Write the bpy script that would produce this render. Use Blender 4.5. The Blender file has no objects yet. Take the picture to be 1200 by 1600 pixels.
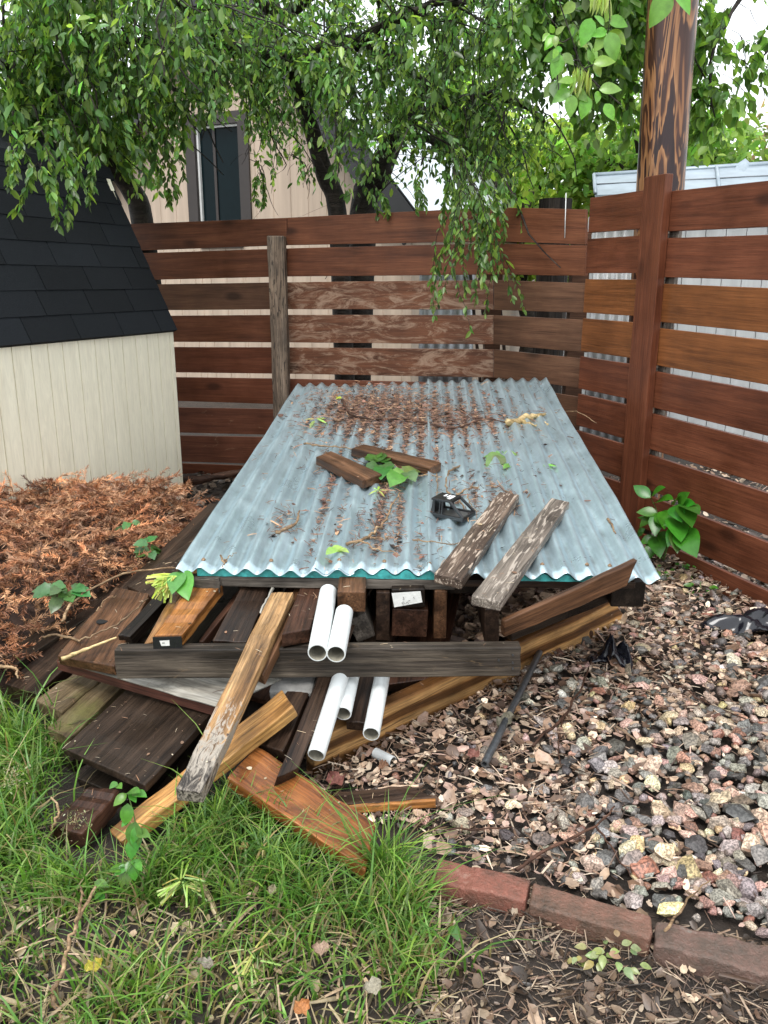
import bpy, bmesh, math, random
import numpy as np
from mathutils import Vector, Matrix

random.seed(7)
rng = np.random.default_rng(11)
scene = bpy.context.scene
COL = scene.collection
R = math.radians

# ------------------------------------------------------------------ camera
CAM_H, FPX = 1.25, 1300.0
PITCH = math.atan(360 / 1300.0)
cd = bpy.data.cameras.new("camera")
cd.sensor_fit = 'VERTICAL'
cd.sensor_height = 36.0
cd.lens = 36.0 * FPX / 1600.0
cd.clip_start, cd.clip_end = 0.05, 500
cam = bpy.data.objects.new("camera", cd)
cam.location = (0, 0, CAM_H)
cam.rotation_euler = (math.pi / 2 - PITCH, 0, 0)
COL.objects.link(cam)
scene.camera = cam

# ------------------------------------------------------------------ sky, sun, exposure
SUN_EL, SUN_ROT = R(62), R(200)
w = bpy.data.worlds.new("World")
scene.world = w
w.use_nodes = True
wn, wl = w.node_tree.nodes, w.node_tree.links
bg = wn['Background']
sky = wn.new('ShaderNodeTexSky')
sky.sky_type = 'NISHITA'
sky.sun_disc = False
sky.sun_elevation = SUN_EL
sky.sun_rotation = SUN_ROT
sky.air_density = 1.0
sky.dust_density = 2.0
sky.ozone_density = 1.0
hs = wn.new('ShaderNodeHueSaturation')
hs.inputs['Saturation'].default_value = 0.22
wl.new(sky.outputs[0], hs.inputs['Color'])
cloud = wn.new('ShaderNodeMix')            # even cloud cover over the clear sky
cloud.data_type = 'RGBA'
cloud.inputs[0].default_value = 0.72
cloud.inputs[7].default_value = (7.6, 8.0, 8.3, 1)
wl.new(hs.outputs[0], cloud.inputs[6])
wl.new(cloud.outputs[2], bg.inputs[0])
bg.inputs[1].default_value = 0.15
sl = bpy.data.lights.new("sun", 'SUN')
sl.energy = 1.3
sl.angle = R(25)
sl.color = (1.0, 0.97, 0.93)
so = bpy.data.objects.new("sun", sl)
COL.objects.link(so)
sdir = Vector((math.sin(SUN_ROT) * math.cos(SUN_EL), math.cos(SUN_ROT) * math.cos(SUN_EL), math.sin(SUN_EL)))
so.rotation_euler = sdir.to_track_quat('Z', 'Y').to_euler()
vs = scene.view_settings
vs.view_transform = 'Standard'
vs.look = 'None'
vs.gamma = 1
vs.use_curve_mapping = False
vs.exposure = 1.05
scene.cycles.max_bounces = 8
scene.cycles.transparent_max_bounces = 8
scene.cycles.sample_clamp_indirect = 6

# ------------------------------------------------------------------ picture point -> world point
CP, SP = math.cos(PITCH), math.sin(PITCH)
CO = Vector((0, 0, CAM_H))


def ray(x, y):
    u, v = (x - 600) / FPX, (800 - y) / FPX
    return Vector((u, CP + v * SP, -SP + v * CP))


def G(x, y, z=0.0):
    d = ray(x, y)
    return CO + d * ((z - CAM_H) / d.z)


def AT(x, y, Y):
    d = ray(x, y)
    return CO + d * (Y / d.y)


def ONP(x, y, p, n):
    d = ray(x, y)
    return CO + d * ((Vector(p) - CO).dot(n) / d.dot(n))


def projn(P):
    q = P - np.array([0, 0, CAM_H])
    cz = q[..., 1] * CP - q[..., 2] * SP
    cy = q[..., 1] * SP + q[..., 2] * CP
    cz = np.where(cz > 0.05, cz, 0.05)
    return 600 + FPX * q[..., 0] / cz, 800 - FPX * cy / cz


# ------------------------------------------------------------------ object helpers
def tag(o, label=None, cat=None, group=None, kind=None):
    if label: o['label'] = label
    if cat: o['category'] = cat
    if group: o['group'] = group
    if kind: o['kind'] = kind
    return o


def link(name, me, mat=None, parent=None, loc=None):
    o = bpy.data.objects.new(name, me)
    COL.objects.link(o)
    if mat is not None and me is not None and len(me.materials) == 0:
        me.materials.append(mat)
    if parent is not None:
        o.parent = parent
    if loc is not None:
        o.location = loc
    return o


def empty(name, loc=(0, 0, 0), rz=0.0):
    o = bpy.data.objects.new(name, None)
    COL.objects.link(o)
    o.empty_display_size = 0.05
    o.location = loc
    o.rotation_euler = (0, 0, rz)
    return o


def mesh_np(name, V, faces, col=None, smooth=False):
    """V (n,3); faces: list of (m,k) int arrays; col (n,3) point colours"""
    me = bpy.data.meshes.new(name)
    V = np.asarray(V, dtype=np.float32)
    faces = [np.asarray(f, dtype=np.int32) for f in faces if len(f)]
    loops = np.concatenate([f.ravel() for f in faces])
    tot = np.concatenate([np.full(len(f), f.shape[1], dtype=np.int32) for f in faces])
    start = np.concatenate([[0], np.cumsum(tot)[:-1]]).astype(np.int32)
    me.vertices.add(len(V))
    me.vertices.foreach_set('co', V.ravel())
    me.loops.add(len(loops))
    me.loops.foreach_set('vertex_index', loops)
    me.polygons.add(len(tot))
    me.polygons.foreach_set('loop_start', start)
    if smooth:
        me.polygons.foreach_set('use_smooth', np.ones(len(tot), dtype=bool))
    if col is not None:
        a = me.attributes.new('col', 'FLOAT_COLOR', 'POINT')
        c4 = np.ones((len(V), 4), dtype=np.float32)
        c4[:, :3] = col
        a.data.foreach_set('color', c4.ravel())
    me.update(calc_edges=True)
    me.validate()
    return me


def mesh_py(name, verts, faces, smooth=False):
    me = bpy.data.meshes.new(name)
    me.from_pydata([tuple(v) for v in verts], [], faces)
    if smooth:
        for p in me.polygons: p.use_smooth = True
    me.update()
    return me


def bevel(o, wd=0.003, seg=2):
    m = o.modifiers.new('bevel', 'BEVEL')
    m.width, m.segments = wd, seg
    m.limit_method = 'ANGLE'
    m.angle_limit = R(40)
    return o


def box_mesh(name, x0, x1, y0, y1, z0, z1):
    v = [(x0, y0, z0), (x1, y0, z0), (x1, y1, z0), (x0, y1, z0), (x0, y0, z1), (x1, y0, z1), (x1, y1, z1), (x0, y1, z1)]
    f = [(0, 3, 2, 1), (4, 5, 6, 7), (0, 1, 5, 4), (1, 2, 6, 5), (2, 3, 7, 6), (3, 0, 4, 7)]
    return mesh_py(name, v, f)


def frame_matrix(o, x, z):
    x = Vector(x).normalized()
    z = Vector(z)
    y = z.cross(x).normalized()
    z = x.cross(y).normalized()
    m = Matrix((x, y, z)).transposed().to_4x4()
    m.translation = o
    return m


def clip_ext(p, d, ext, gap=.032):
    """keep a board that runs on under the metal sheets below them"""
    while ext > 0.01:
        q = p + d * ext
        if q.z < .45 + (q.y - 2.21) * .123 - gap: break
        ext -= .02
    return max(0.0, ext)


def slab(name, corners, t, mat, label=None, cat='board', group=None, parent=None, ext=0.0, extn=0.0, seg=8, bev=0.003, warp=0.0024):
    """a board whose visible broad face has the four world corners NL, NR, FR, FL; thickness t behind that face"""
    nl, nr, fr, fl = [Vector(c) for c in corners]
    if ext:
        l1, l2 = (fl - nl), (fr - nr)
        mid = (fl + fr) / 2
        ext = clip_ext(mid, (l1 + l2).normalized(), ext)
        fl = fl + l1.normalized() * ext
        fr = fr + l2.normalized() * ext
    if extn:
        l1, l2 = (fl - nl), (fr - nr)
        nl = nl - l1.normalized() * extn
        nr = nr - l2.normalized() * extn
    c = (nl + nr + fl + fr) / 4
    n = (nr - nl).cross(fl - nl).normalized()
    if n.dot(CO - c) < 0: n = -n
    a, b = (fl + fr - nl - nr) / 2, (nr + fr - nl - fl) / 2
    xd = a if a.length > b.length else b
    M = frame_matrix(c, xd, n)
    Mi = M.inverted()
    L = [Mi @ p for p in (nl, nr, fr, fl)]
    along = a.length > b.length
    q = L if along else [L[1], L[2], L[3], L[0]]   # q0-q3 one side, q1-q2 other, rows go 0->3
    cx = 3
    V, F = [], []
    for i in range(seg + 1):
        s = i / seg
        e0, e1 = q[0].lerp(q[3], s), q[1].lerp(q[2], s)
        dz = random.uniform(-warp, warp)
        row = [e0.lerp(e1, k / cx) for k in range(cx + 1)]
        for p in row: V.append((p.x + (random.uniform(-1, 1) * warp if i in (0, seg) else 0), p.y + random.uniform(-1, 1) * warp * .4, p.z + dz))
        for p in row: V.append((p.x, p.y, p.z - t + dz))
    r = 2 * (cx + 1)
    for i in range(seg):
        o0, o1 = i * r, (i + 1) * r
        for k in range(cx):
            F.append((o0 + k, o0 + k + 1, o1 + k + 1, o1 + k))
            F.append((o0 + cx + 1 + k, o1 + cx + 1 + k, o1 + cx + 2 + k, o0 + cx + 2 + k))
        F.append((o0, o1, o1 + cx + 1, o0 + cx + 1))
        F.append((o0 + cx, o0 + 2 * cx + 1, o1 + 2 * cx + 1, o1 + cx))
    for k in range(cx):
        F.append((k, cx + 1 + k, cx + 2 + k, k + 1))
        e = seg * r
        F.append((e + k, e + k + 1, e + cx + 2 + k, e + cx + 1 + k))
    me = mesh_py(name, V, F)
    bm = bmesh.new(); bm.from_mesh(me)
    bmesh.ops.recalc_face_normals(bm, faces=bm.faces)
    bm.to_mesh(me); bm.free()
    o = link(name, me, mat, parent)
    o.matrix_world = M
    if bev: bevel(o, min(bev, t * .3), 2)
    if label: tag(o, label, cat, group)
    return o


def tube_data(pts, rad, sides=6):
    pts = [Vector(p) for p in pts]
    n = len(pts)
    rad = list(rad) if hasattr(rad, '__len__') else [rad] * n
    V, F = [], []
    up = Vector((0.13, 0.21, 1)).normalized()
    for i, p in enumerate(pts):
        d = (pts[min(i + 1, n - 1)] - pts[max(i - 1, 0)]).normalized()
        a = d.cross(up)
        if a.length < 1e-3: a = d.cross(Vector((1, 0, 0)))
        a.normalize()
        b = d.cross(a)
        for k in range(sides):
            th = 2 * math.pi * k / sides
            V.append(p + (a * math.cos(th) + b * math.sin(th)) * rad[i])
    for i in range(n - 1):
        for k in range(sides):
            k2 = (k + 1) % sides
            F.append((i * sides + k, i * sides + k2, (i + 1) * sides + k2, (i + 1) * sides + k))
    F.append(tuple(range(sides))[::-1])
    F.append(tuple((n - 1) * sides + k for k in range(sides)))
    return V, F


def tubes(name, specs, mat, parent=None, sides=6, smooth=True):
    V, F = [], []
    for pts, rad in specs:
        v, f = tube_data(pts, rad, sides)
        o = len(V)
        V += v
        F += [tuple(i + o for i in q) for q in f]
    me = mesh_py(name, V, F, smooth)
    return link(name, me, mat, parent)


def smooth_path(pts, n=4, jit=0.0):
    """Catmull-Rom through points"""
    P = [Vector(p) for p in pts]
    P = [P[0] * 2 - P[1]] + P + [P[-1] * 2 - P[-2]]
    out = []
    for i in range(1, len(P) - 2):
        for k in range(n):
            t = k / n
            a, b, c, d = P[i - 1], P[i], P[i + 1], P[i + 2]
            p = 0.5 * ((2 * b) + (c - a) * t + (2 * a - 5 * b + 4 * c - d) * t * t + (3 * b - a - 3 * c + d) * t ** 3)
            if jit: p = p + Vector((random.gauss(0, jit), random.gauss(0, jit), random.gauss(0, jit)))
            out.append(p)
    out.append(P[-2])
    return out


# ------------------------------------------------------------------ materials
def newmat(name, rough=0.6, spec=0.5):
    m = bpy.data.materials.new(name)
    m.use_nodes = True
    nt = m.node_tree
    b = nt.nodes['Principled BSDF']
    b.inputs['Roughness'].default_value = rough
    b.inputs['Specular IOR Level'].default_value = spec
    return m, nt.nodes, nt.links, b


def N(n, t, **kw):
    x = n.new(t)
    for k, v in kw.items():
        if k in x.inputs: x.inputs[k].default_value = v
        else: setattr(x, k, v)
    return x


def ramp(n, stops):
    r = n.new('ShaderNodeValToRGB')
    e = r.color_ramp.elements
    while len(e) < len(stops): e.new(0.5)
    for i, (p, c) in enumerate(stops):
        e[i].position = p
        e[i].color = (*c, 1) if len(c) == 3 else c
    return r


def mixc(n, l, fac, a, b, mode='MIX'):
    m = n.new('ShaderNodeMix')
    m.data_type = 'RGBA'
    m.blend_type = mode
    for s, v in ((0, fac), (6, a), (7, b)):
        if hasattr(v, 'is_output') or hasattr(v, 'links'):
            l.new(v, m.inputs[s])
        elif s == 0:
            m.inputs[0].default_value = v
        else:
            m.inputs[s].default_value = (*v, 1)
    return m.outputs[2]


def maprange(n, l, v, a, b, c=0.0, d=1.0):
    m = n.new('ShaderNodeMapRange')
    l.new(v, m.inputs[0])
    for i, x in enumerate((a, b, c, d)): m.inputs[i + 1].default_value = x
    return m.outputs[0]


def objcoords(n, l, scale, use_random=True):
    tc = n.new('ShaderNodeTexCoord')
    src = tc.outputs['Object']
    if use_random:
        oi = n.new('ShaderNodeObjectInfo')
        vm = N(n, 'ShaderNodeVectorMath', operation='SCALE')
        vm.inputs[0].default_value = (37.0, 19.0, 53.0)
        l.new(oi.outputs['Random'], vm.inputs['Scale'])
        va = N(n, 'ShaderNodeVectorMath', operation='ADD')
        l.new(src, va.inputs[0]); l.new(vm.outputs[0], va.inputs[1])
        src = va.outputs[0]
    mp = n.new('ShaderNodeMapping')
    mp.inputs['Scale'].default_value = scale
    l.new(src, mp.inputs[0])
    return src, mp.outputs[0]


def wood(name, dark, mid, light, rough=(0.3, 0.65), worn=None, wornamt=0.5, moss=None, grain=1.0, bump=0.35, knots=True, rings=0.0, crack=None, char=False, stain=0.0, checks=.7, contrast=1.0):
    m, n, l, b = newmat(name, spec=.22 if sum(mid) < .3 else .4)
    src, g = objcoords(n, l, (1.6 * grain, 26 * grain, 26 * grain))
    nz = N(n, 'ShaderNodeTexNoise', Scale=1.0, Detail=7.0, Roughness=0.62, Distortion=0.5)
    l.new(g, nz.inputs['Vector'])
    fac = nz.outputs[0]
    if rings:
        wv = N(n, 'ShaderNodeTexWave', Scale=1.0, Distortion=4.0, Detail=2.0)
        wv.wave_type = 'BANDS'; wv.bands_direction = 'Y'
        wv.inputs['Detail Scale'].default_value = .6
        mp2 = n.new('ShaderNodeMapping'); mp2.inputs['Scale'].default_value = (2.0, 5.5, 4)
        l.new(src, mp2.inputs[0]); l.new(mp2.outputs[0], wv.inputs['Vector'])
        mm = N(n, 'ShaderNodeMix'); mm.inputs[0].default_value = rings
        l.new(fac, mm.inputs[2]); l.new(wv.outputs[1], mm.inputs[3])
        fac = mm.outputs[0]
    cr = ramp(n, [(0.5 - .17 / max(contrast, .6), dark), (0.5, mid), (0.5 + .16 / max(contrast, .6), light)])
    l.new(fac, cr.inputs[0])
    colr = cr.outputs[0]
    # fine streaks
    mp3 = n.new('ShaderNodeMapping'); mp3.inputs['Scale'].default_value = (5 * grain, 160 * grain, 160 * grain)
    l.new(src, mp3.inputs[0])
    nf = N(n, 'ShaderNodeTexNoise', Scale=1.0, Detail=4.0, Roughness=0.7)
    l.new(mp3.outputs[0], nf.inputs['Vector'])
    st = maprange(n, l, nf.outputs[0], 0.32, 0.66, 1 - .58 * contrast, 1 + .32 * contrast)
    colr = mixc(n, l, 1.0, colr, st, 'MULTIPLY')
    # blotches
    nb = N(n, 'ShaderNodeTexNoise', Scale=4.5, Detail=3.0, Roughness=0.6)
    l.new(src, nb.inputs['Vector'])
    bl = maprange(n, l, nb.outputs[0], 0.3, 0.7, 1 - .5 * contrast, 1 + .35 * contrast)
    colr = mixc(n, l, 1.0, colr, bl, 'MULTIPLY')
    # dark checks along the grain and black damp stains
    mc = n.new('ShaderNodeMapping'); mc.inputs['Scale'].default_value = (2.2 * grain, 70 * grain, 70 * grain)
    l.new(src, mc.inputs[0])
    nc = N(n, 'ShaderNodeTexNoise', Scale=1.0, Detail=3.0, Roughness=0.5, Distortion=0.8)
    l.new(mc.outputs[0], nc.inputs['Vector'])
    ck = maprange(n, l, nc.outputs[0], 0.64, 0.70, 0.0, checks)
    colr = mixc(n, l, ck, colr, tuple(c * .3 for c in dark))
    if stain:
        ms_ = n.new('ShaderNodeMapping'); ms_.inputs['Scale'].default_value = (4, 11, 11)
        l.new(src, ms_.inputs[0])
        n5 = N(n, 'ShaderNodeTexNoise', Scale=1.0, Detail=8.0, Roughness=0.72, Distortion=0.8)
        l.new(ms_.outputs[0], n5.inputs['Vector'])
        sf = maprange(n, l, n5.outputs[0], 0.54, 0.68, 0.0, stain)
        colr = mixc(n, l, sf, colr, (.012, .009, .007))
    if knots:
        mk = n.new('ShaderNodeMapping'); mk.inputs['Scale'].default_value = (2.1, 5.0, 5.0)
        l.new(src, mk.inputs[0])
        vo = N(n, 'ShaderNodeTexVoronoi', Scale=1.0, Randomness=1.0)
        l.new(mk.outputs[0], vo.inputs['Vector'])
        kf = maprange(n, l, vo.outputs['Distance'], 0.07, 0.16, 0.75, 0.0)
        colr = mixc(n, l, kf, colr, tuple(c * .45 for c in dark))
    if worn:
        mw = n.new('ShaderNodeMapping'); mw.inputs['Scale'].default_value = (5, 16, 16)
        l.new(src, mw.inputs[0])
        nw = N(n, 'ShaderNodeTexNoise', Scale=1.0, Detail=8.0, Roughness=0.75, Distortion=1.4)
        l.new(mw.outputs[0], nw.inputs['Vector'])
        wf = maprange(n, l, nw.outputs[0], 0.66 - .22 * wornamt, 0.78 - .2 * wornamt, 0.0, 0.85)
        colr = mixc(n, l, wf, colr, worn)
    if char:
        tg = n.new('ShaderNodeTexCoord')
        sx_ = n.new('ShaderNodeSeparateXYZ'); l.new(tg.outputs['Generated'], sx_.inputs[0])
        mw = n.new('ShaderNodeMapping'); mw.inputs['Scale'].default_value = (16, 60, 60)
        l.new(src, mw.inputs[0])
        nw = N(n, 'ShaderNodeTexNoise', Scale=1.0, Detail=7.0, Roughness=0.7, Distortion=1.8)
        l.new(mw.outputs[0], nw.inputs['Vector'])
        gr = maprange(n, l, sx_.outputs[0], 0.05, 0.62, .24, -.30)
        am = N(n, 'ShaderNodeMath', operation='ADD'); l.new(nw.outputs[0], am.inputs[0]); l.new(gr, am.inputs[1])
        silver = ramp(n, [(.58, (.36, .32, .27)), (.70, (.22, .19, .155)), (.78, (.06, .05, .042)), (.86, (.012, .010, .009))])
        l.new(am.outputs[0], silver.inputs[0])
        cf = maprange(n, l, am.outputs[0], .5, .62, 0.0, 1.0)
        colr = mixc(n, l, cf, colr, silver.outputs[0])
    if crack:
        mw = n.new('ShaderNodeMapping'); mw.inputs['Scale'].default_value = (6, 46, 46)
        l.new(src, mw.inputs[0])
        nw = N(n, 'ShaderNodeTexNoise', Scale=1.0, Detail=5.0, Roughness=0.6, Distortion=2.2)
        l.new(mw.outputs[0], nw.inputs['Vector'])
        wf = maprange(n, l, nw.outputs[0], 0.55, 0.6, 0.0, 0.9)
        colr = mixc(n, l, wf, colr, crack)
    if moss:
        nm = N(n, 'ShaderNodeTexNoise', Scale=6.0, Detail=6.0, Roughness=0.7)
        l.new(src, nm.inputs['Vector'])
        mf = maprange(n, l, nm.outputs[0], 0.5, 0.68, 0.0, 0.7)
        colr = mixc(n, l, mf, colr, moss)
    l.new(colr, b.inputs['Base Color'])
    rr = maprange(n, l, nb.outputs[0], 0.3, 0.7, rough[0], rough[1])
    l.new(rr, b.inputs['Roughness'])
    ad = N(n, 'ShaderNodeMath', operation='ADD')
    l.new(nz.outputs[0], ad.inputs[0]); l.new(nf.outputs[0], ad.inputs[1])
    bp = N(n, 'ShaderNodeBump', Strength=bump, Distance=0.004)
    l.new(ad.outputs[0], bp.inputs['Height'])
    l.new(bp.outputs[0], b.inputs['Normal'])
    return m


def tintmat(name, rough=0.6, trans=0.0, noise=0.0, speckle=False, objcol=False, bump=0.0, spec=0.5, noise_scale=60.0, transtint=(1, 1, 1), spk=330.0):
    """colour from the mesh's own 'col' attribute (or the object's colour)"""
    m, n, l, b = newmat(name, rough, spec)
    if objcol:
        oi = n.new('ShaderNodeObjectInfo'); c = oi.outputs['Color']
    else:
        at = N(n, 'ShaderNodeAttribute', attribute_name='col'); c = at.outputs['Color']
    tc = n.new('ShaderNodeTexCoord')
    if objcol:
        src_, _g = objcoords(n, l, (1, 1, 1))
    else:
        src_ = tc.outputs['Object']
    if noise:
        nz = N(n, 'ShaderNodeTexNoise', Scale=noise_scale, Detail=5.0, Roughness=0.65)
        l.new(src_, nz.inputs['Vector'])
        f = maprange(n, l, nz.outputs[0], 0.3, 0.7, 1 - noise, 1 + noise)
        c = mixc(n, l, 1.0, c, f, 'MULTIPLY')
        if bump:
            bp = N(n, 'ShaderNodeBump', Strength=bump, Distance=0.003)
            l.new(nz.outputs[0], bp.inputs['Height']); l.new(bp.outputs[0], b.inputs['Normal'])
    if speckle:
        n2 = N(n, 'ShaderNodeTexNoise', Scale=spk, Detail=2.0, Roughness=0.6)
        l.new(src_, n2.inputs['Vector'])
        f2 = maprange(n, l, n2.outputs[0], 0.42, 0.58, 0.5, 1.42)
        c = mixc(n, l, 1.0, c, f2, 'MULTIPLY')
    l.new(c, b.inputs['Base Color'])
    if trans:
        tr = n.new('ShaderNodeBsdfTranslucent')
        tcx = mixc(n, l, 1.0, c, transtint, 'MULTIPLY')
        l.new(tcx, tr.inputs['Color'])
        mx = n.new('ShaderNodeMixShader'); mx.inputs[0].default_value = trans
        l.new(b.outputs[0], mx.inputs[1]); l.new(tr.outputs[0], mx.inputs[2])
        l.new(mx.outputs[0], n['Material Output'].inputs[0])
    return m


def plain(name, c, rough=0.5, metal=0.0, noise=0.12, scale=12.0, bump=0.0, spec=0.5):
    m, n, l, b = newmat(name, rough, spec)
    b.inputs['Metallic'].default_value = metal
    src, g = objcoords(n, l, (1, 1, 1))
    nz = N(n, 'ShaderNodeTexNoise', Scale=scale, Detail=6.0, Roughness=0.65)
    l.new(src, nz.inputs['Vector'])
    f = maprange(n, l, nz.outputs[0], 0.3, 0.7, 1 - noise, 1 + noise)
    l.new(mixc(n, l, 1.0, c, f, 'MULTIPLY'), b.inputs['Base Color'])
    if bump:
        bp = N(n, 'ShaderNodeBump', Strength=bump, Distance=0.004)
        l.new(nz.outputs[0], bp.inputs['Height']); l.new(bp.outputs[0], b.inputs['Normal'])
    return m


M = {}
M['fence'] = wood('fence_stain', (.055, .02, .011), (.125, .044, .021), (.175, .066, .032), (.3, .6), bump=.35, checks=.2, contrast=.5)
M['fence_red'] = wood('fence_stain_red', (.06, .019, .010), (.122, .038, .018), (.16, .054, .026), (.3, .6), bump=.3, checks=.2, contrast=.5)
M['fence_orange'] = wood('fence_stain_orange', (.075, .026, .010), (.17, .06, .019), (.23, .085, .029), (.3, .55), bump=.3, checks=.2, contrast=.5)
M['fence_worn'] = wood('fence_stain_worn', (.055, .023, .013), (.125, .05, .026), (.18, .076, .041), (.4, .7), worn=(.30, .20, .14), wornamt=.85, bump=.3, checks=.2, contrast=.5)
M['fence_worn_little'] = wood('fence_stain_scuffed', (.055, .02, .012), (.118, .04, .021), (.155, .057, .031), (.4, .7), worn=(.3, .18, .12), wornamt=.2, bump=.3, checks=.2, contrast=.5)
M['fence_grey'] = wood('fence_weathered', (.045, .022, .013), (.105, .05, .028), (.15, .078, .045), (.45, .75), bump=.4, checks=.2, contrast=.5)
M['post_grey'] = wood('post_weathered', (.06, .042, .03), (.15, .105, .072), (.22, .165, .12), (.55, .8), bump=.9, grain=1.0, crack=(.035, .025, .018))
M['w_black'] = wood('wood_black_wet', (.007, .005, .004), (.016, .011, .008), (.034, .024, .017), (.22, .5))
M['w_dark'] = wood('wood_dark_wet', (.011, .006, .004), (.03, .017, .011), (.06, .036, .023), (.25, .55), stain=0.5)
M['w_darkred'] = wood('wood_dark_red', (.022, .01, .006), (.055, .024, .014), (.095, .045, .028), (.28, .55), stain=0.6)
M['w_brown'] = wood('wood_brown', (.035, .016, .008), (.09, .042, .02), (.14, .07, .036), (.28, .55), stain=0.7)
M['w_orange'] = wood('wood_orange', (.12, .045, .012), (.33, .13, .033), (.46, .20, .055), (.22, .5), stain=0.75)
M['w_tan'] = wood('wood_tan_treated', (.10, .042, .012), (.32, .155, .05), (.46, .26, .10), (.3, .55), rings=.55, worn=(.55, .42, .27), wornamt=.1, stain=0.35)
M['w_honey'] = wood('wood_honey', (.13, .06, .02), (.36, .18, .055), (.5, .28, .095), (.25, .5), stain=0.6)
M['w_cedar'] = wood('wood_cedar_red', (.12, .038, .011), (.26, .085, .022), (.36, .135, .038), (.2, .45), stain=0.6)
M['w_char'] = wood('wood_charred', (.12, .06, .022), (.32, .18, .075), (.46, .29, .14), (.3, .6), char=True, bump=.8, stain=0.35)
M['w_grey'] = wood('wood_grey', (.035, .029, .024), (.095, .08, .066), (.17, .145, .12), (.4, .7), bump=.5, stain=0.5)
M['w_beam'] = wood('wood_beam_grey', (.012, .010, .008), (.046, .036, .028), (.105, .085, .064), (.3, .6), worn=(.24, .16, .09), wornamt=.22, bump=.6, knots=False)
M['w_greypeel'] = wood('wood_peeling', (.05, .034, .026), (.10, .068, .05), (.15, .11, .082), (.35, .6), crack=(.42, .34, .27), bump=.9, stain=0.5)
M['w_greypeel2'] = wood('wood_peeling_grey', (.065, .052, .042), (.13, .105, .085), (.19, .16, .13), (.4, .65), crack=(.36, .31, .26), bump=.9, stain=0.4)
M['w_mossy'] = wood('wood_mossy', (.05, .034, .018), (.11, .078, .042), (.18, .135, .08), (.35, .6), moss=(.15, .14, .05), stain=0.7)
M['w_ply'] = wood('plywood_dark', (.012, .008, .006), (.028, .018, .012), (.048, .031, .021), (.3, .55), worn=(.13, .07, .045), wornamt=.12, knots=False)
M['bark'] = wood('tree_bark', (.012, .009, .008), (.028, .022, .018), (.055, .043, .034), (.5, .8), bump=1.0, knots=False, grain=.8)
M['twig_dry'] = wood('twig_dry', (.10, .06, .03), (.24, .15, .08), (.4, .28, .16), (.5, .8), grain=2, knots=False)
M['twig_dark'] = wood('twig_dark', (.03, .014, .01), (.07, .035, .022), (.12, .06, .04), (.5, .8), grain=2, knots=False)
M['pale_stick'] = wood('stick_peeled', (.36, .25, .10), (.52, .38, .18), (.6, .47, .26), (.4, .6), knots=False)
M['pvc'] = plain('pvc_white', (.60, .625, .62), .32, noise=.16, scale=9)
M['pvc_in'] = plain('pvc_inside_dirty', (.25, .23, .18), .6, noise=.4, scale=40)
M['white_panel'] = wood('white_laminate', (.10, .08, .06), (.28, .26, .22), (.46, .44, .39), (.4, .6), knots=False, grain=.5, stain=.85, bump=.2)
M['red_edge'] = wood('panel_edge_red', (.03, .012, .008), (.07, .026, .017), (.11, .045, .03), (.4, .7), knots=False)
M['foam'] = plain('foam_teal', (.035, .27, .26), .6, noise=.45, scale=60, bump=.4)
M['black_plastic'] = plain('black_plastic', (.012, .012, .014), .22, noise=.2)
M['toy_black'] = plain('toy_black', (.010, .010, .011), .3)
M['toy_white'] = plain('toy_white', (.7, .7, .7), .35, noise=.04)
M['toy_floor'] = plain('toy_grey_floor', (.07, .07, .07), .35)
M['bag'] = plain('bag_black', (.008, .008, .012), .16, noise=.3, scale=40)
M['rust'] = plain('rusty_screw', (.22, .14, .08), .6, metal=.3, noise=.5, scale=200)
M['steel'] = plain('steel_rod', (.14, .15, .16), .38, metal=.75, noise=.35, scale=30)
M['concrete'] = plain('concrete_grey', (.17, .165, .155), .7, noise=.35, scale=25, bump=.4)
M['sticker'] = plain('paper_label', (.6, .6, .57), .45, noise=.15, scale=90)
M['ink'] = plain('ink', (.03, .03, .03), .6)
M['shingle'] = None
M['window_dark'] = plain('window_glass', (.004, .010, .012), .15, noise=.1, spec=.08)
M['trim_brown'] = plain('trim_dark_brown', (.026, .019, .016), .55)
M['trim_white'] = plain('trim_white', (.62, .62, .6), .45)
M['fascia'] = plain('fascia_dark', (.012, .012, .013), .5)

# ------------------------------------------------------------------ ground
GRASS_POLY = [(-400, 1085), (20, 1120), (62, 1190), (62, 1345), (140, 1385), (215, 1375), (275, 1325), (330, 1290), (400, 1330), (480, 1400), (575, 1450), (606, 1375), (632, 1355), (652, 1390), (676, 1450), (725, 1640), (760, 2600), (-1500, 2600)]


def inpoly(px, py, poly):
    px, py = np.asarray(px), np.asarray(py)
    r = np.zeros(px.shape, bool)
    j = len(poly) - 1
    for i in range(len(poly)):
        xi, yi = poly[i]; xj, yj = poly[j]
        c = ((yi > py) != (yj > py)) & (px < (xj - xi) * (py - yi) / (yj - yi + 1e-9) + xi)
        r ^= c
        j = i
    return r


def gz(x, y):
    x, y = np.asarray(x, float), np.asarray(y, float)
    return .008 * np.sin(x * 7.1 + 1.3) * np.cos(y * 6.3) + .006 * np.sin(x * 15.7 + y * 11.9) + .012 * np.sin(x * 2.3 - y * 1.7)


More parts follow.
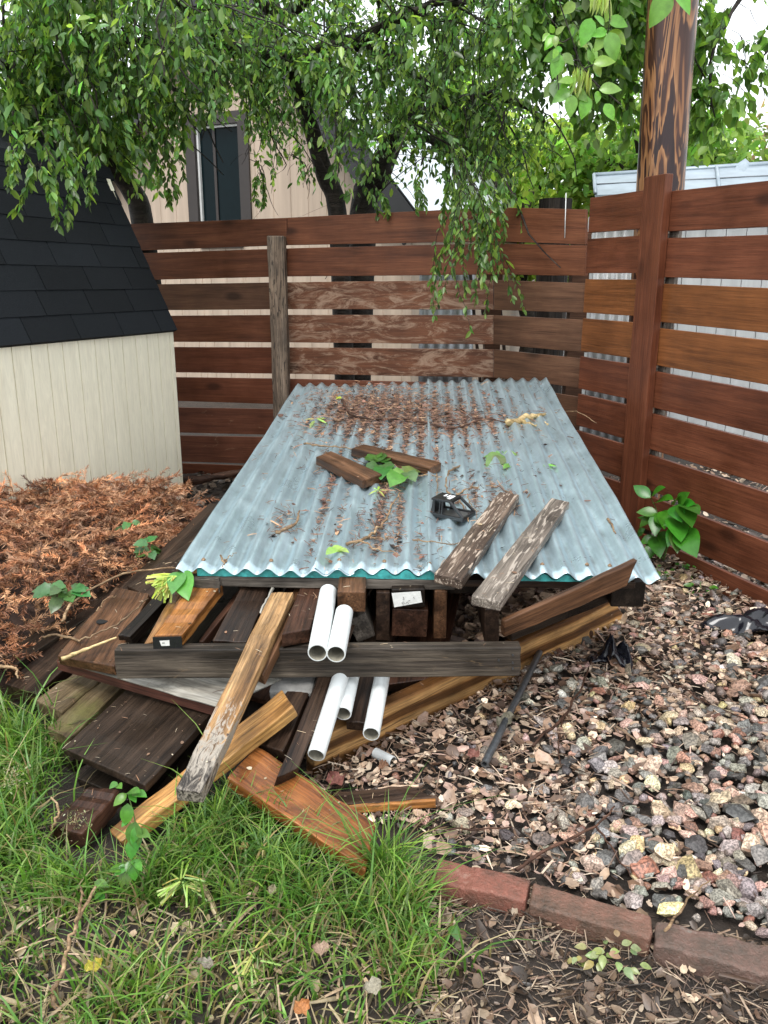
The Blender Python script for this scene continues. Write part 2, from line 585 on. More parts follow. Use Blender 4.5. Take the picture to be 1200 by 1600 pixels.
def make_ground():
    near = np.arange(-3.2, 3.21, .05)
    far = np.array([3.6, 4.5, 6, 9, 14, 22, 40, 70, 110])
    xs = np.concatenate([-far[::-1], near, far])
    ys = np.concatenate([-far[::-1], np.arange(-3.2, 8.01, .06), 8 + np.array([1, 3, 6, 12, 25, 50, 110])])
    X, Yg = np.meshgrid(xs, ys)
    Z = gz(X, Yg) * np.exp(-(np.maximum(0, np.hypot(X, Yg - 2) - 6) / 3))
    V = np.stack([X.ravel(), Yg.ravel(), Z.ravel()], 1)
    nx, ny = len(xs), len(ys)
    i = np.arange(nx - 1)[None, :] + nx * np.arange(ny - 1)[:, None]
    i = i.ravel()
    F = np.stack([i, i + 1, i + 1 + nx, i + nx], 1)
    me = mesh_np('ground', V, [F], smooth=True)
    m, n, l, b = newmat('soil', .75)
    tc = n.new('ShaderNodeTexCoord')
    nz = N(n, 'ShaderNodeTexNoise', Scale=9.0, Detail=8.0, Roughness=.7)
    l.new(tc.outputs['Object'], nz.inputs['Vector'])
    cr = ramp(n, [(.3, (.010, .007, .005)), (.5, (.026, .018, .013)), (.75, (.06, .042, .03))])
    l.new(nz.outputs[0], cr.inputs[0])
    l.new(cr.outputs[0], b.inputs['Base Color'])
    n2 = N(n, 'ShaderNodeTexNoise', Scale=70.0, Detail=6.0, Roughness=.7)
    l.new(tc.outputs['Object'], n2.inputs['Vector'])
    bp = N(n, 'ShaderNodeBump', Strength=.9, Distance=.012)
    l.new(n2.outputs[0], bp.inputs['Height']); l.new(bp.outputs[0], b.inputs['Normal'])
    o = link('ground', me, m)
    tag(o, 'dark damp soil of the yard under grass, litter and gravel', None, kind='structure')


make_ground()

# ------------------------------------------------------------------ fences
BOARD_T = .022


def fence_board(parent, a, b, h, mat, tilt=0.0, name='board', proud=0.0, nrm=None):
    """a, b = top edge world points (front face), h = height"""
    a, b = Vector(a), Vector(b)
    if nrm is not None: a, b = a + nrm * proud, b + nrm * proud
    dn = Vector((0, 0, -1))
    o = slab(name, [a + dn * h, b + dn * h, b, a], BOARD_T, mat, parent=parent, seg=6, warp=.0012, bev=.002)
    return o


def build_right_fence():
    az = R(-21.2)
    d = Vector((math.sin(az), math.cos(az), 0))
    n = Vector((-d.y, d.x, 0))                     # towards the yard
    p0 = G(1187, 950)
    f = empty('wooden_fence', p0)
    tag(f, 'stained plank fence with a wide trim post running along the gravel', 'fence')
    bpy.context.view_layer.update()
    far, post, near = 1.34, .80, -1.9
    # (z of board top at the corner end, at the post, at the near end)
    mats_l = ['fence_red', 'fence_red', 'fence_orange', 'fence_orange', 'fence_red', 'fence_red', 'fence_red', 'fence_red', 'fence_red']
    mats_r = ['fence_red', 'fence_red', 'fence_orange', 'fence_orange', 'fence_red', 'fence_red', 'fence_red', 'fence_red', 'fence_red']
    for i in range(9):
        zt = 1.61 - .1905 * i
        h = .163
        zl = 1.645 - .1915 * i
        fence_board(f, p0 + d * far + Vector((0, 0, zl)), p0 + d * (post - .01) + Vector((0, 0, zl - .004)), h, M[mats_l[i]])
        fence_board(f, p0 + d * (post - .03) + Vector((0, 0, zt + .012)), p0 + d * near + Vector((0, 0, zt - .05)), h, M[mats_r[i]])
    # trim post in front of the boards
    top = 1.69
    w2 = .072
    c = p0 + d * .81 + n * .042
    o = slab('post', [c + d * w2 + Vector((0, 0, -.05)), c - d * w2 + Vector((0, 0, -.05)), c - d * w2 + Vector((0, 0, top)), c + d * w2 + Vector((0, 0, top))], .04, M['fence_red'], parent=f, seg=8)
    # structural post and batten behind the boards
    for s in (.84, -1.2):
        c = p0 + d * s - n * .03
        me = box_mesh('post', -.05, .05, -.045, .045, -.1, 1.55)
        q = link('post', me, M['post_grey'], f)
        q.location = c - Vector(f.location); q.rotation_euler = (0, 0, -az)
    c = p0 + d * .735 - n * .024
    slab('batten', [c + d * .03 + Vector((0, 0, 0)), c - d * .03 + Vector((0, 0, 0)), c - d * .03 + Vector((0, 0, 1.58)), c + d * .03 + Vector((0, 0, 1.58))], .02, M['w_greypeel2'], parent=f)
    return p0, d, n


RF_P, RF_D, RF_N = build_right_fence()


def build_back_fence():
    f = empty('wooden_fence', (-.55, 5.25, 0))
    tag(f, 'scuffed plank fence across the back of the yard behind the metal sheets', 'fence')
    bpy.context.view_layer.update()
    az = R(-73)
    d = Vector((math.sin(az), math.cos(az), 0))
    nn = Vector((d.y, -d.x, 0))
    p = G(286, 742)
    # picture heights of the board tops at four stations x = 200, 448, 771, 915
    tops = [(349, 340, 324, 327), (396, 388, 380, 383.5), (444.5, 441, 437.5, 442.5), (494, 492, 492.5, 500), (542, 543, 546, 561), (590, 592, 600, 622), (634, 640, 654, 682), (679, 684, 706, 740), (723, 730, 758, 800)]
    bots = [(392, 383, 377, 382), (438, 432, 429, 431), (485, 483, 484, 489), (534, 535, 538, 551), (581, 584, 590, 607), (624, 632, 642, 668), (674, 680, 696, 730), (719, 726, 750, 790), (746, 760, 795, 835)]
    A = [ONP(200, 349, p, nn), ONP(448, 340, p, nn), ONP(771, 324, p, nn)]
    B = Vector((1.015, 4.415, 0))
    mid = Vector((A[2].x, A[2].y, 0))
    n3 = Vector((-(B - mid).y, (B - mid).x, 0)).normalized()
    ma = [('fence_orange', 'fence_grey', 'fence_grey'), ('fence', 'fence', 'fence'), ('fence_grey', 'fence_worn', 'fence_grey'), ('fence', 'fence_worn', 'fence_grey'), ('fence_red', 'fence_worn', 'fence_grey'), ('fence_red', 'fence_worn_little', 'fence_grey'), ('fence_worn_little', 'fence_worn_little', 'fence'), ('fence_worn_little', 'fence', 'fence'), ('fence_red', 'fence', 'fence')]
    ma[0] = ('fence', 'fence', 'fence')
    for i in range(9):
        xs = (200, 448, 771, 915)
        for k in range(3):
            pl = (p, nn) if k < 2 else (mid, n3)
            if i == 0 and k == 0:
                pass
            x0, x1 = xs[k], xs[k + 1]
            if k == 0: x0e = 60
            q = [ONP(x0, bots[i][k], *pl), ONP(x1, bots[i][k + 1], *pl), ONP(x1, tops[i][k + 1], *pl), ONP(x0, tops[i][k], *pl)]
            if k == 0:
                ex = (q[0] - q[1]).normalized() * .9
                q[0] = q[0] + ex; q[3] = q[3] + ex
            q[0] += (q[0] - q[1]).normalized() * -.0015
            q[3] += (q[3] - q[2]).normalized() * -.0015
            slab('board', q, BOARD_T, M[ma[i][k]], parent=f, seg=6, warp=.002, bev=.002)
    # weathered square post standing in front of the boards
    b0 = ONP(447, 366, p, nn) - nn * (-.03 if nn.y < 0 else .03)
    fr = nn if nn.y < 0 else -nn
    c = ONP(437, 370, p, nn) + fr * .075
    zt = c.z
    me = box_mesh('post', -.05, .05, -.05, .05, 0, zt + .05)
    me2 = me
    bm = bmesh.new(); bm.from_mesh(me)
    bmesh.ops.subdivide_edges(bm, edges=[e for e in bm.edges if abs((e.verts[0].co - e.verts[1].co).z) > .5], cuts=14)
    for v in bm.verts:
        v.co.x += random.uniform(-.003, .003); v.co.y += random.uniform(-.003, .003)
    # grain along local X: build lying, then stand it up
    bmesh.ops.rotate(bm, verts=bm.verts, cent=(0, 0, 0), matrix=Matrix.Rotation(R(90), 3, 'Y'))
    bm.to_mesh(me); bm.free()
    o = link('post', me, M['post_grey'], f)
    o.location = Vector((c.x + .012, c.y, -.05)) - Vector(f.location)
    o.rotation_euler = (0, R(-90), 0)
    bevel(o, .006, 2)
    # thin loose strip hanging over the corner board
    t = ONP(888, 302, mid, n3); b = ONP(886, 372, mid, n3)
    fr3 = n3 if n3.y < 0 else -n3
    tubes('wire', [([t + fr3 * .02, b + fr3 * .02], .0025)], M['trim_white'], f).matrix_parent_inverse = f.matrix_world.inverted()
    # posts behind
    for (px, Yo) in ((905, 4.62), (772, 4.98)):
        q = AT(px, 420, Yo)
        me = box_mesh('post', -.045, .045, -.045, .045, 0, 1.5)
        r = link('post', me, M['fence_grey'], f)
        r.location = Vector((q.x, q.y, 0)) - Vector(f.location)


build_back_fence()


# ------------------------------------------------------------------ shed
def build_shed():
    az = R(21)
    d = Vector((math.sin(az), math.cos(az), 0))            # along the long wall, away
    inw = Vector((-math.cos(az), math.sin(az), 0))
    E0 = Vector((-1.122, 4.522, 0))
    root = empty('garden_shed', E0)
    tag(root, 'low cream shed with black shingled barn roof on the left edge of the yard', 'shed')
    bpy.context.view_layer.update()
    Mx = Matrix((-d, inw, Vector((0, 0, 1)))).transposed().to_4x4()   # local x: towards camera along the wall, y inward
    Mx.translation = E0

    def put(o):
        o.parent = root
        o.matrix_parent_inverse = root.matrix_world.inverted()
        o.matrix_world = Mx
        return o
    LEN, H = 2.6, 1.03
    # siding sheet with vertical grooves
    V, F = [], []
    x = 0.0
    prof = []
    gaps = [.035]
    xs = .035
    while xs < LEN:
        gaps.append(xs); xs += random.uniform(.09, .11)
    pts = [(0, 0)]
    for gx in gaps[1:]:
        pts += [(gx - .0028, 0), (gx - .0022, .009), (gx + .0022, .009), (gx + .0028, 0)]
    pts.append((LEN, 0))
    for (xx, yy) in pts:
        V.append((xx, yy, 0.0)); V.append((xx, yy, H))
    for i in range(len(pts) - 1):
        F.append((2 * i, 2 * i + 2, 2 * i + 3, 2 * i + 1))
    k = len(V)
    V += [(LEN, .03, 0), (LEN, .03, H), (0, .03, 0), (0, .03, H)]
    F += [(k, k + 2, k + 3, k + 1), (0, 1, k + 3, k + 2)]
    m, n, l, b = newmat('siding_cream', .55)
    tc = n.new('ShaderNodeTexCoord')
    mp = n.new('ShaderNodeMapping'); mp.inputs['Scale'].default_value = (60, 60, 7)
    l.new(tc.outputs['Object'], mp.inputs[0])
    nz = N(n, 'ShaderNodeTexNoise', Scale=1.0, Detail=5.0, Roughness=.6, Distortion=1.5)
    l.new(mp.outputs[0], nz.inputs['Vector'])
    mp2 = n.new('ShaderNodeMapping'); mp2.inputs['Scale'].default_value = (16, 16, .9)
    l.new(tc.outputs['Object'], mp2.inputs[0])
    n2 = N(n, 'ShaderNodeTexNoise', Scale=1.0, Detail=6.0, Roughness=.7)
    l.new(mp2.outputs[0], n2.inputs['Vector'])
    cr = ramp(n, [(.25, (.60, .555, .41)), (.42, (.80, .75, .59)), (.7, (.86, .81, .645))])
    l.new(n2.outputs[0], cr.inputs[0])
    sp = maprange(n, l, nz.outputs[0], .3, .7, .9, 1.06)
    l.new(mixc(n, l, 1.0, cr.outputs[0], sp, 'MULTIPLY'), b.inputs['Base Color'])
    bp = N(n, 'ShaderNodeBump', Strength=.55, Distance=.004)
    l.new(nz.outputs[0], bp.inputs['Height']); l.new(bp.outputs[0], b.inputs['Normal'])
    put(link('siding', mesh_py('siding', V, F), m))
    # gable end wall
    gb = [(.0, .031, 0), (.0, 1.3, 0), (.0, 1.3, H), (.0, .98, 1.80), (.0, .66, 1.97), (.0, .34, 1.80), (.0, .031, H)]
    Vg = gb + [(p[0] + .03, p[1], p[2]) for p in gb]
    nb = len(gb)
    Fg = [tuple(range(nb)), tuple(range(nb, 2 * nb))[::-1]] + [(i, i + nb, (i + 1) % nb + nb, (i + 1) % nb) for i in range(nb)]
    put(link('gable_wall', mesh_py('gable_wall', Vg, Fg), m))
    put(link('back_wall', box_mesh('back_wall', 0.03, LEN, 1.27, 1.3, 0, H), m))
    put(link('end_wall', box_mesh('end_wall', LEN - .03, LEN - .002, .03, 1.27, 0, H + .6), m))
    # roof deck
    ms, n, l, b = newmat('shingle_black', .85, .2)
    src, g = objcoords(n, l, (1, 1, 1))
    nz = N(n, 'ShaderNodeTexNoise', Scale=220.0, Detail=3.0, Roughness=.7)
    l.new(src, nz.inputs['Vector'])
    oi = n.new('ShaderNodeObjectInfo')
    rv = maprange(n, l, oi.outputs['Random'], 0, 1, .7, 1.25)
    cr = ramp(n, [(.3, (.003, .004, .0055)), (.6, (.0075, .0095, .012)), (.85, (.024, .028, .034))])
    l.new(nz.outputs[0], cr.inputs[0])
    l.new(mixc(n, l, 1.0, cr.outputs[0], rv, 'MULTIPLY'), b.inputs['Base Color'])
    bp = N(n, 'ShaderNodeBump', Strength=.6, Distance=.003)
    l.new(nz.outputs[0], bp.inputs['Height']); l.new(bp.outputs[0], b.inputs['Normal'])
    M['shingle'] = ms
    ey, ez, by, bz = -.018, 1.0, .355, 1.81
    L1 = math.hypot(by - ey, bz - ez)
    u = Vector((0, (by - ey) / L1, (bz - ez) / L1))          # up the slope
    nrm = Vector((0, -u.z, u.y))
    e = Vector((-.006, ey, ez))
    q = [e, e + Vector((LEN + .06, 0, 0)), e + Vector((LEN + .06, 0, 0)) + u * L1, e + u * L1]
    Vd = [p for p in q] + [p - nrm * .02 for p in q]
    Fd = [(0, 1, 2, 3), (4, 7, 6, 5), (0, 4, 5, 1), (1, 5, 6, 2), (2, 6, 7, 3), (3, 7, 4, 0)]
    deck = put(link('roof', mesh_py('roof', Vd, Fd), ms))
    # upper slope and far slopes
    t = Vector((-.03, by, bz)); u2 = Vector((0, math.cos(R(27)), math.sin(R(27))))
    q = [t, t + Vector((LEN + .06, 0, 0)), t + Vector((LEN + .06, 0, 0)) + u2 * .36, t + u2 * .36]
    Vd = [p for p in q] + [p - Vector((0, 0, .02)) for p in q]
    put(link('roof_upper_slope', mesh_py('roof_upper', Vd, Fd), ms))
    q2 = [Vector((p.x, 2 * q[2].y - p.y, p.z)) for p in q]
    put(link('roof_upper_slope', mesh_py('roof_upper', [p for p in q2] + [p - Vector((0, 0, .02)) for p in q2], Fd), ms))
    q3 = [Vector((-.03, 1.34, ez)), Vector((LEN + .03, 1.34, ez)), Vector((LEN + .03, 2 * q[2].y - by, bz)), Vector((-.03, 2 * q[2].y - by, bz))]
    put(link('roof_back_slope', mesh_py('roof_back', [p for p in q3] + [p - Vector((0, 0, .02)) for p in q3], Fd), ms))
    # shingle tabs, each its own piece
    rows, ex = 8, L1 / 7.65
    TW = .302
    lift = .0055
    cache = {}

    def tab(x0, x1, r0, th=.0045):
        key = (round(x1 - x0, 3), r0 > L1 - ex * 1.02)
        if key not in cache:
            wd = x1 - x0
            hh = ex * 1.12 if not key[1] else max(.02, L1 - r0)
            a, c = Vector((0, 0, 0)), u * hh
            up = nrm * lift
            V = [a + up, a + up + Vector((wd, 0, 0)), c + Vector((wd, 0, 0)) + nrm * .002, c + nrm * .002,
                 a + up - nrm * th, a + up - nrm * th + Vector((wd, 0, 0)), c + Vector((wd, 0, 0)) + nrm * (.002 - th), c + nrm * (.002 - th)]
            cache[key] = mesh_py('shingle', V, Fd)
        o = link('shingle', cache[key], ms)
        o.parent = deck
        o.location = e + u * r0 + Vector((x0, 0, 0)) + nrm * random.uniform(0, .0012)
        o.rotation_euler = (0, random.uniform(-.003, .003), 0)
        return o
    offs = [.14, .285, .22, .08, .25, .13, .02, .2]
    for r in range(rows):
        r0 = r * ex
        if r0 > L1 - .02: continue
        xs = offs[r]
        tab(-.002, xs - .003, r0)
        while xs < LEN - .02:
            x1 = min(xs + TW, LEN + .06)
            tab(xs + .003, x1 - .003, r0)
            xs += TW
    # ridge-break cap strip
    cp = [Vector((-.034, by - .03, bz - .045)), Vector((-.034, by - .008, bz + .012)), Vector((-.034, by + .1, bz + .062))]
    V = []
    for p in cp: V += [p, p + Vector((LEN + .07, 0, 0))]
    for p in cp: V += [p - Vector((0, -.004, .008)), p + Vector((LEN + .07, .004, -.008))]
    F = [(0, 1, 3, 2), (2, 3, 5, 4), (6, 8, 9, 7), (8, 10, 11, 9), (0, 6, 7, 1), (4, 5, 11, 10), (0, 2, 8, 6), (2, 4, 10, 8), (1, 7, 9, 3), (3, 9, 11, 5)]
    put(link('break_cap', mesh_py('cap', V, F), ms))


build_shed()


# ------------------------------------------------------------------ neighbouring house behind the back fence
def siding_mat(name, c, groove, rough=.6):
    m, n, l, b = newmat(name, rough)
    tc = n.new('ShaderNodeTexCoord')
    mp = n.new('ShaderNodeMapping'); mp.inputs['Scale'].default_value = (9, 9, .6)
    l.new(tc.outputs['Object'], mp.inputs[0])
    nz = N(n, 'ShaderNodeTexNoise', Scale=1.0, Detail=6.0, Roughness=.65)
    l.new(mp.outputs[0], nz.inputs['Vector'])
    f = maprange(n, l, nz.outputs[0], .3, .7, .78, 1.12)
    l.new(mixc(n, l, 1.0, c, f, 'MULTIPLY'), b.inputs['Base Color'])
    bp = N(n, 'ShaderNodeBump', Strength=.3, Distance=.004)
    l.new(nz.outputs[0], bp.inputs['Height']); l.new(bp.outputs[0], b.inputs['Normal'])
    return m


def corr_mat(name, c, rough=.35, metal=.8):
    m, n, l, b = newmat(name, rough)
    b.inputs['Metallic'].default_value = metal
    tc = n.new('ShaderNodeTexCoord')
    nz = N(n, 'ShaderNodeTexNoise', Scale=5.0, Detail=7.0, Roughness=.65)
    l.new(tc.outputs['Object'], nz.inputs['Vector'])
    f = maprange(n, l, nz.outputs[0], .3, .7, .75, 1.15)
    l.new(mixc(n, l, 1.0, c, f, 'MULTIPLY'), b.inputs['Base Color'])
    return m


def build_house():
    A = R(24)
    r = Vector((math.cos(A), -math.sin(A), 0))       # along the gable wall to the right
    back = Vector((math.sin(A), math.cos(A), 0))
    p0 = AT(660, 329, 8.2)
    root = empty('house', (p0.x - 2, p0.y + .5, 0))
    tag(root, 'neighbour\'s beige house with dark-trimmed window and steep metal roof behind the back fence', 'house')
    bpy.context.view_layer.update()
    Mx = Matrix((r, back, Vector((0, 0, 1)))).transposed().to_4x4()
    Mx.translation = Vector((p0.x, p0.y, 0))
    Mi = Mx.inverted()

    def put(o, parent=root):
        o.parent = root if parent is None else parent
        o.matrix_parent_inverse = o.parent.matrix_world.inverted()
        o.matrix_world = Mx
        return o
    nrm = -back

    def loc(px, py, off=0.0):
        return Mi @ ONP(px, py, p0, nrm)
    a = loc(660, 329); bq = loc(568, 206)
    slope = (bq.z - a.z) / (a.x - bq.x)
    ridge_x = -2.1
    rz = a.z + slope * (a.x - ridge_x)
    wall_r = -.10
    # wall with grooves: strips between openings
    wz = loc(340, 345).z
    w0, w1 = loc(303, 200), loc(374, 200)
    wx0, wx1 = w0.x, w1.x
    wtop, wbot = loc(340, 193).z, loc(340, 372).z
    mw = siding_mat('house_siding', (.43, .335, .255), .2)
    V, F = [], []

    def strip(x0, x1, z0, z1a, z1b):
        k = len(V)
        g = .006
        V.extend([(x0, g, z0), (x0 + g, 0, z0), (x1 - g, 0, z0), (x1, g, z0), (x0, g, z1a), (x0 + g, 0, z1a), (x1 - g, 0, z1b), (x1, g, z1b)])
        for i in range(3): F.append((k + i, k + i + 1, k + 5 + i, k + 4 + i))
    x = -4.6
    while x < wall_r:
        x1 = min(x + .2, wall_r)
        def top(xx): return rz - slope * abs(xx - ridge_x) * (1 if xx > ridge_x else 1.0) - .08
        segs = [(x, x1)]
        if x1 <= wx0 or x >= wx1:
            strip(x, x1, 0, max(.1, top(x)), max(.1, top(x1)))
        else:
            if x < wx0: strip(x, wx0, 0, top(x), top(wx0))
            if x1 > wx1: strip(wx1, x1, 0, top(wx1), top(x1))
            xa, xb = max(x, wx0), min(x1, wx1)
            strip(xa, xb, 0, wbot, wbot)
            strip(xa, xb, wtop, top(xa), top(xb))
        x = x1
    put(link('wall', mesh_py('house_wall', V, F), mw))
    put(link('side_wall', box_mesh('side_wall', wall_r - .02, wall_r, .01, 6, 0, a.z), mw))
    # window: dark casing, white sash, dark glass
    win = put(link('window', box_mesh('window_glass', wx0 + .02, wx1 - .02, .045, .055, wbot + .02, wtop - .02), M['window_dark']))
    for (x0, x1, z0, z1) in ((wx0 - .11, wx0 + .01, wbot, wtop + .1), (wx1 - .01, wx1 + .11, wbot, wtop + .1), (wx0 + .01, wx1 - .01, wtop - .01, wtop + .1), (wx0 + .01, wx1 - .01, wbot - .1, wbot + .01)):
        put(link('casing', box_mesh('casing', x0, x1, -.025, .05, z0, z1), M['trim_brown']), win)
    s = .022
    for (x0, x1, z0, z1) in ((wx0 + .012, wx0 + .012 + s, wbot, wtop - .012), (wx1 - .012 - s, wx1 - .012, wbot, wtop - .012), (wx0 + .034, wx1 - .034, wtop - .034, wtop - .012)):
        put(link('sash', box_mesh('sash', x0, x1, .012, .05, z0, z1), M['trim_white']), win)
    xm = wx0 + .36 * (wx1 - wx0)
    put(link('mullion', box_mesh('mullion', xm, xm + .03, .03, .044, wbot + .01, wtop - .04), M['trim_brown']), win)
    # roof: right slope corrugated metal, left slope plain
    mr = corr_mat('roof_metal', (.55, .58, .6), .35, .75)
    ov = .22
    for sgn, nm in ((1, 'roof'), (-1, 'roof')):
        Vr, Fr = [], []
        lam = .076
        nb = 90
        nseg = nb * 6
        run = 2.2
        for i in range(nseg + 1):
            yy = -ov + (6.2) * i / nseg
            zz = .012 * math.cos(2 * math.pi * (yy + ov) / lam)
            for tt in (0, 1):
                xx = ridge_x + sgn * run * tt
                z = rz - slope * run * tt
                Vr.append((xx + sgn * zz * .7, yy, z + zz * .7))
        for i in range(nseg): Fr.append((2 * i, 2 * i + 1, 2 * i + 3, 2 * i + 2))
        put(link(nm, mesh_py('house_roof', Vr, Fr), mr))
        # dark rake board
        wd = .27
        sv = Vector((1, 0, -slope)).normalized()
        dn = Vector((-slope, 0, -1)).normalized()
        t0 = Vector((ridge_x, 0, rz - .02)); t1 = t0 + Vector((run, 0, -slope * run))
        pts = [t0, t1, t1 + dn * wd, t0 + Vector((0, 0, -wd * math.hypot(1, slope)))]
        if sgn < 0: pts = [Vector((2 * ridge_x - p.x, 0, p.z)) for p in pts]
        Vb = [Vector((p.x, -ov + .01, p.z)) for p in pts] + [Vector((p.x, -ov + .05, p.z)) for p in pts]
        Fb = [(0, 1, 2, 3), (4, 7, 6, 5), (0, 4, 5, 1), (1, 5, 6, 2), (2, 6, 7, 3), (3, 7, 4, 0)]
        put(link('rake_board', mesh_py('rake', Vb, Fb), M['fascia']))
        # dark soffit
        so = [Vector((t0.x, -ov + .05, t0.z - .05)), Vector((t1.x, -ov + .05, t1.z - .05)), Vector((t1.x, .0, t1.z - .05)), Vector((t0.x, .0, t0.z - .05))]
        if sgn < 0: so = [Vector((2 * ridge_x - p.x, p.y, p.z)) for p in so]
        Vb = so + [p - Vector((0, 0, .02)) for p in so]
        put(link('soffit', mesh_py('soffit', Vb, Fb), M['fascia']))


build_house()


def corrugated(name, p0, p1, height, mat, lam=.076, amp=.01, lean=Vector((0, 0, 0)), parent=None):
    p0, p1 = Vector(p0), Vector(p1)
    L = (p1 - p0).length
    d = (p1 - p0).normalized()
    n = Vector((d.y, -d.x, 0))
    k = int(L / lam * 6)
    V, F = [], []
    for i in range(k + 1):
        s = L * i / k
        o = amp * math.cos(2 * math.pi * s / lam)
        b = p0 + d * s + n * o
        V += [b, b + Vector((0, 0, height)) + lean]
    for i in range(k): F.append((2 * i, 2 * i + 2, 2 * i + 3, 2 * i + 1))
    o = link(name, mesh_py(name, V, F, True), mat, parent)
    sm = o.modifiers.new('thick', 'SOLIDIFY'); sm.thickness = .002
    return o


def build_right_building():
    """pale outbuilding with metal roof behind the right fence"""
    root = empty('outbuilding', (3.2, 7.0, 0))
    tag(root, 'pale outbuilding with light metal roof just beyond the plank fence post', 'outbuilding')
    bpy.context.view_layer.update()
    mr = corr_mat('outbuilding_roof', (.25, .30, .34), .45, .4)
    mw = siding_mat('outbuilding_wall', (.52, .53, .53), .2)
    e0 = AT(930, 300, 6.6); e1 = AT(1320, 288, 6.3)
    r0 = AT(928, 275, 7.3); r1 = AT(1320, 249, 7.0)

    def put(o):
        o.parent = root
        o.matrix_parent_inverse = root.matrix_world.inverted()
        return o
    drop = (e0 - r0).normalized() * .12
    e0, e1 = e0 + drop, e1 + drop
    # roof panels separated by standing seams
    k = 4
    for i in range(k):
        a0, a1 = e0.lerp(e1, i / k), e0.lerp(e1, (i + 1) / k - .004)
        b0, b1 = r0.lerp(r1, i / k), r0.lerp(r1, (i + 1) / k - .004)
        q = [a0, a1, b1, b0]
        V = q + [p - Vector((0, 0, .025)) for p in q]
        F = [(0, 1, 2, 3), (4, 7, 6, 5), (0, 4, 5, 1), (1, 5, 6, 2), (2, 6, 7, 3), (3, 7, 4, 0)]
        put(link('roof_panel', mesh_py('roof_panel', V, F), mr))
        s0, s1 = a0 + Vector((0, 0, .012)), b0 + Vector((0, 0, .012))
        put(tubes('seam', [([s0, s1], .014)], mr))
    for t in (.5,):
        a0, a1 = e0.lerp(r0, t) + Vector((0, 0, .004)), e1.lerp(r1, t) + Vector((0, 0, .004))
        put(tubes('lap_line', [([a0, a1], .006)], M['steel'], sides=5))
    # ridge cap and small flashing
    put(tubes('ridge_cap', [([r0, r1], .025)], mr))
    f0 = AT(1150, 287, 6.75); f1 = AT(1163, 262, 7.15)
    v = [f0 + Vector((-.05, 0, .02)), f0 + Vector((.05, 0, .02)), f1 + Vector((.05, 0, .03)), f1 + Vector((0, 0, .07)), f1 + Vector((-.06, 0, .03))]
    put(link('flashing', mesh_py('flashing', v + [p - Vector((0, 0, .02)) for p in v], [(0, 1, 2, 3, 4), (9, 8, 7, 6, 5)] + [(i, i + 5, (i + 1) % 5 + 5, (i + 1) % 5) for i in range(5)]), mr))
    # walls: white sheet cladding, corrugated at the corner
    wz = e0.z - .06
    bx0 = Vector((e0.x + .05, e0.y + .12, 0)); bx1 = Vector((e1.x, e1.y + .12, 0))
    d = (bx1 - bx0)
    put(corrugated('wall', bx0, bx0 + d * .22, wz, corr_mat('outbuilding_corrugated', (.5, .5, .5), .5, .2), lam=.07, amp=.014))
    t = .22
    while t < 1.0:
        t2 = min(1.0, t + .085)
        a, b = bx0 + d * t, bx0 + d * (t2 - .003)
        q = [a, b, b + Vector((0, 0, wz)), a + Vector((0, 0, wz))]
        n = Vector((-d.y, d.x, 0)).normalized() * .03
        V = q + [p + n for p in q]
        put(link('wall_panel', mesh_py('wall_panel', V, [(0, 1, 2, 3), (4, 7, 6, 5), (0, 4, 5, 1), (1, 5, 6, 2), (2, 6, 7, 3), (3, 7, 4, 0)]), mw))
        t = t2
    n = Vector((-d.y, d.x, 0)).normalized()
    q = [bx0 + n * .1, bx1 + n * .1, bx1 + n * .1 + Vector((0, 0, wz)), bx0 + n * .1 + Vector((0, 0, wz))]
    put(link('wall_core', mesh_py('wall_core', q + [p + n * 1.2 for p in q], [(0, 1, 2, 3), (4, 7, 6, 5), (0, 4, 5, 1), (1, 5, 6, 2), (2, 6, 7, 3), (3, 7, 4, 0)]), mw))


build_right_building()

# things seen through the gaps of the back fence
o = corrugated('metal_panel', AT(655, 460, 6.3).xy.to_3d(), AT(742, 460, 6.35).xy.to_3d(), 1.35, corr_mat('metal_panel_grey', (.33, .34, .35), .45, .5))
tag(o, 'grey corrugated panel standing upright behind the back fence, seen through its gaps', 'metal panel')
for i in range(4):
    a = AT(748 + i * 9, 560, 6.1); b = AT(722 + i * 9, 400, 6.2)
    o = slab('lath', [AT(752 + i * 14, 640, 6.0), AT(757 + i * 14, 640, 6.0), AT(735 + i * 14, 398, 6.1), AT(730 + i * 14, 398, 6.1)], .02, M['w_dark'],
             ['first slanted dark lath', 'second slanted dark lath', 'third slanted dark lath', 'fourth slanted dark lath'][i] + ' behind the back fence, counted from the grey panel', 'lath', 'slanted laths behind the fence')


def log_post(name, label, px, Yc, r, z0, z1, mat, cat):
    q = AT(px, 320, Yc)
    V, F = [], []
    S, K = 28, 10
    for k in range(K + 1):
        z = z0 + (z1 - z0) * k / K
        for i in range(S):
            th = 2 * math.pi * i / S
            rr = r * (1 + .035 * math.sin(7 * th + k) + (.05 if i % 2 else -.03) * .6)
            V.append((z, rr * math.cos(th), rr * math.sin(th)))
    for k in range(K):
        for i in range(S):
            F.append((k * S + i, k * S + (i + 1) % S, (k + 1) * S + (i + 1) % S, (k + 1) * S + i))
    F.append(tuple(range(K * S, K * S + S)))
    o = link(name, mesh_py(name, V, F), mat)
    o.location = (q.x, q.y, 0)
    o.rotation_euler = (0, R(-90), 0)
    return tag(o, label, cat)


zt = AT(868, 311, 5.35).z
log_post('stump_post', 'dark grooved log post whose top shows just above the corner of the back fence', 868, 5.35, .095, 0, zt, M['bark'], 'log post')


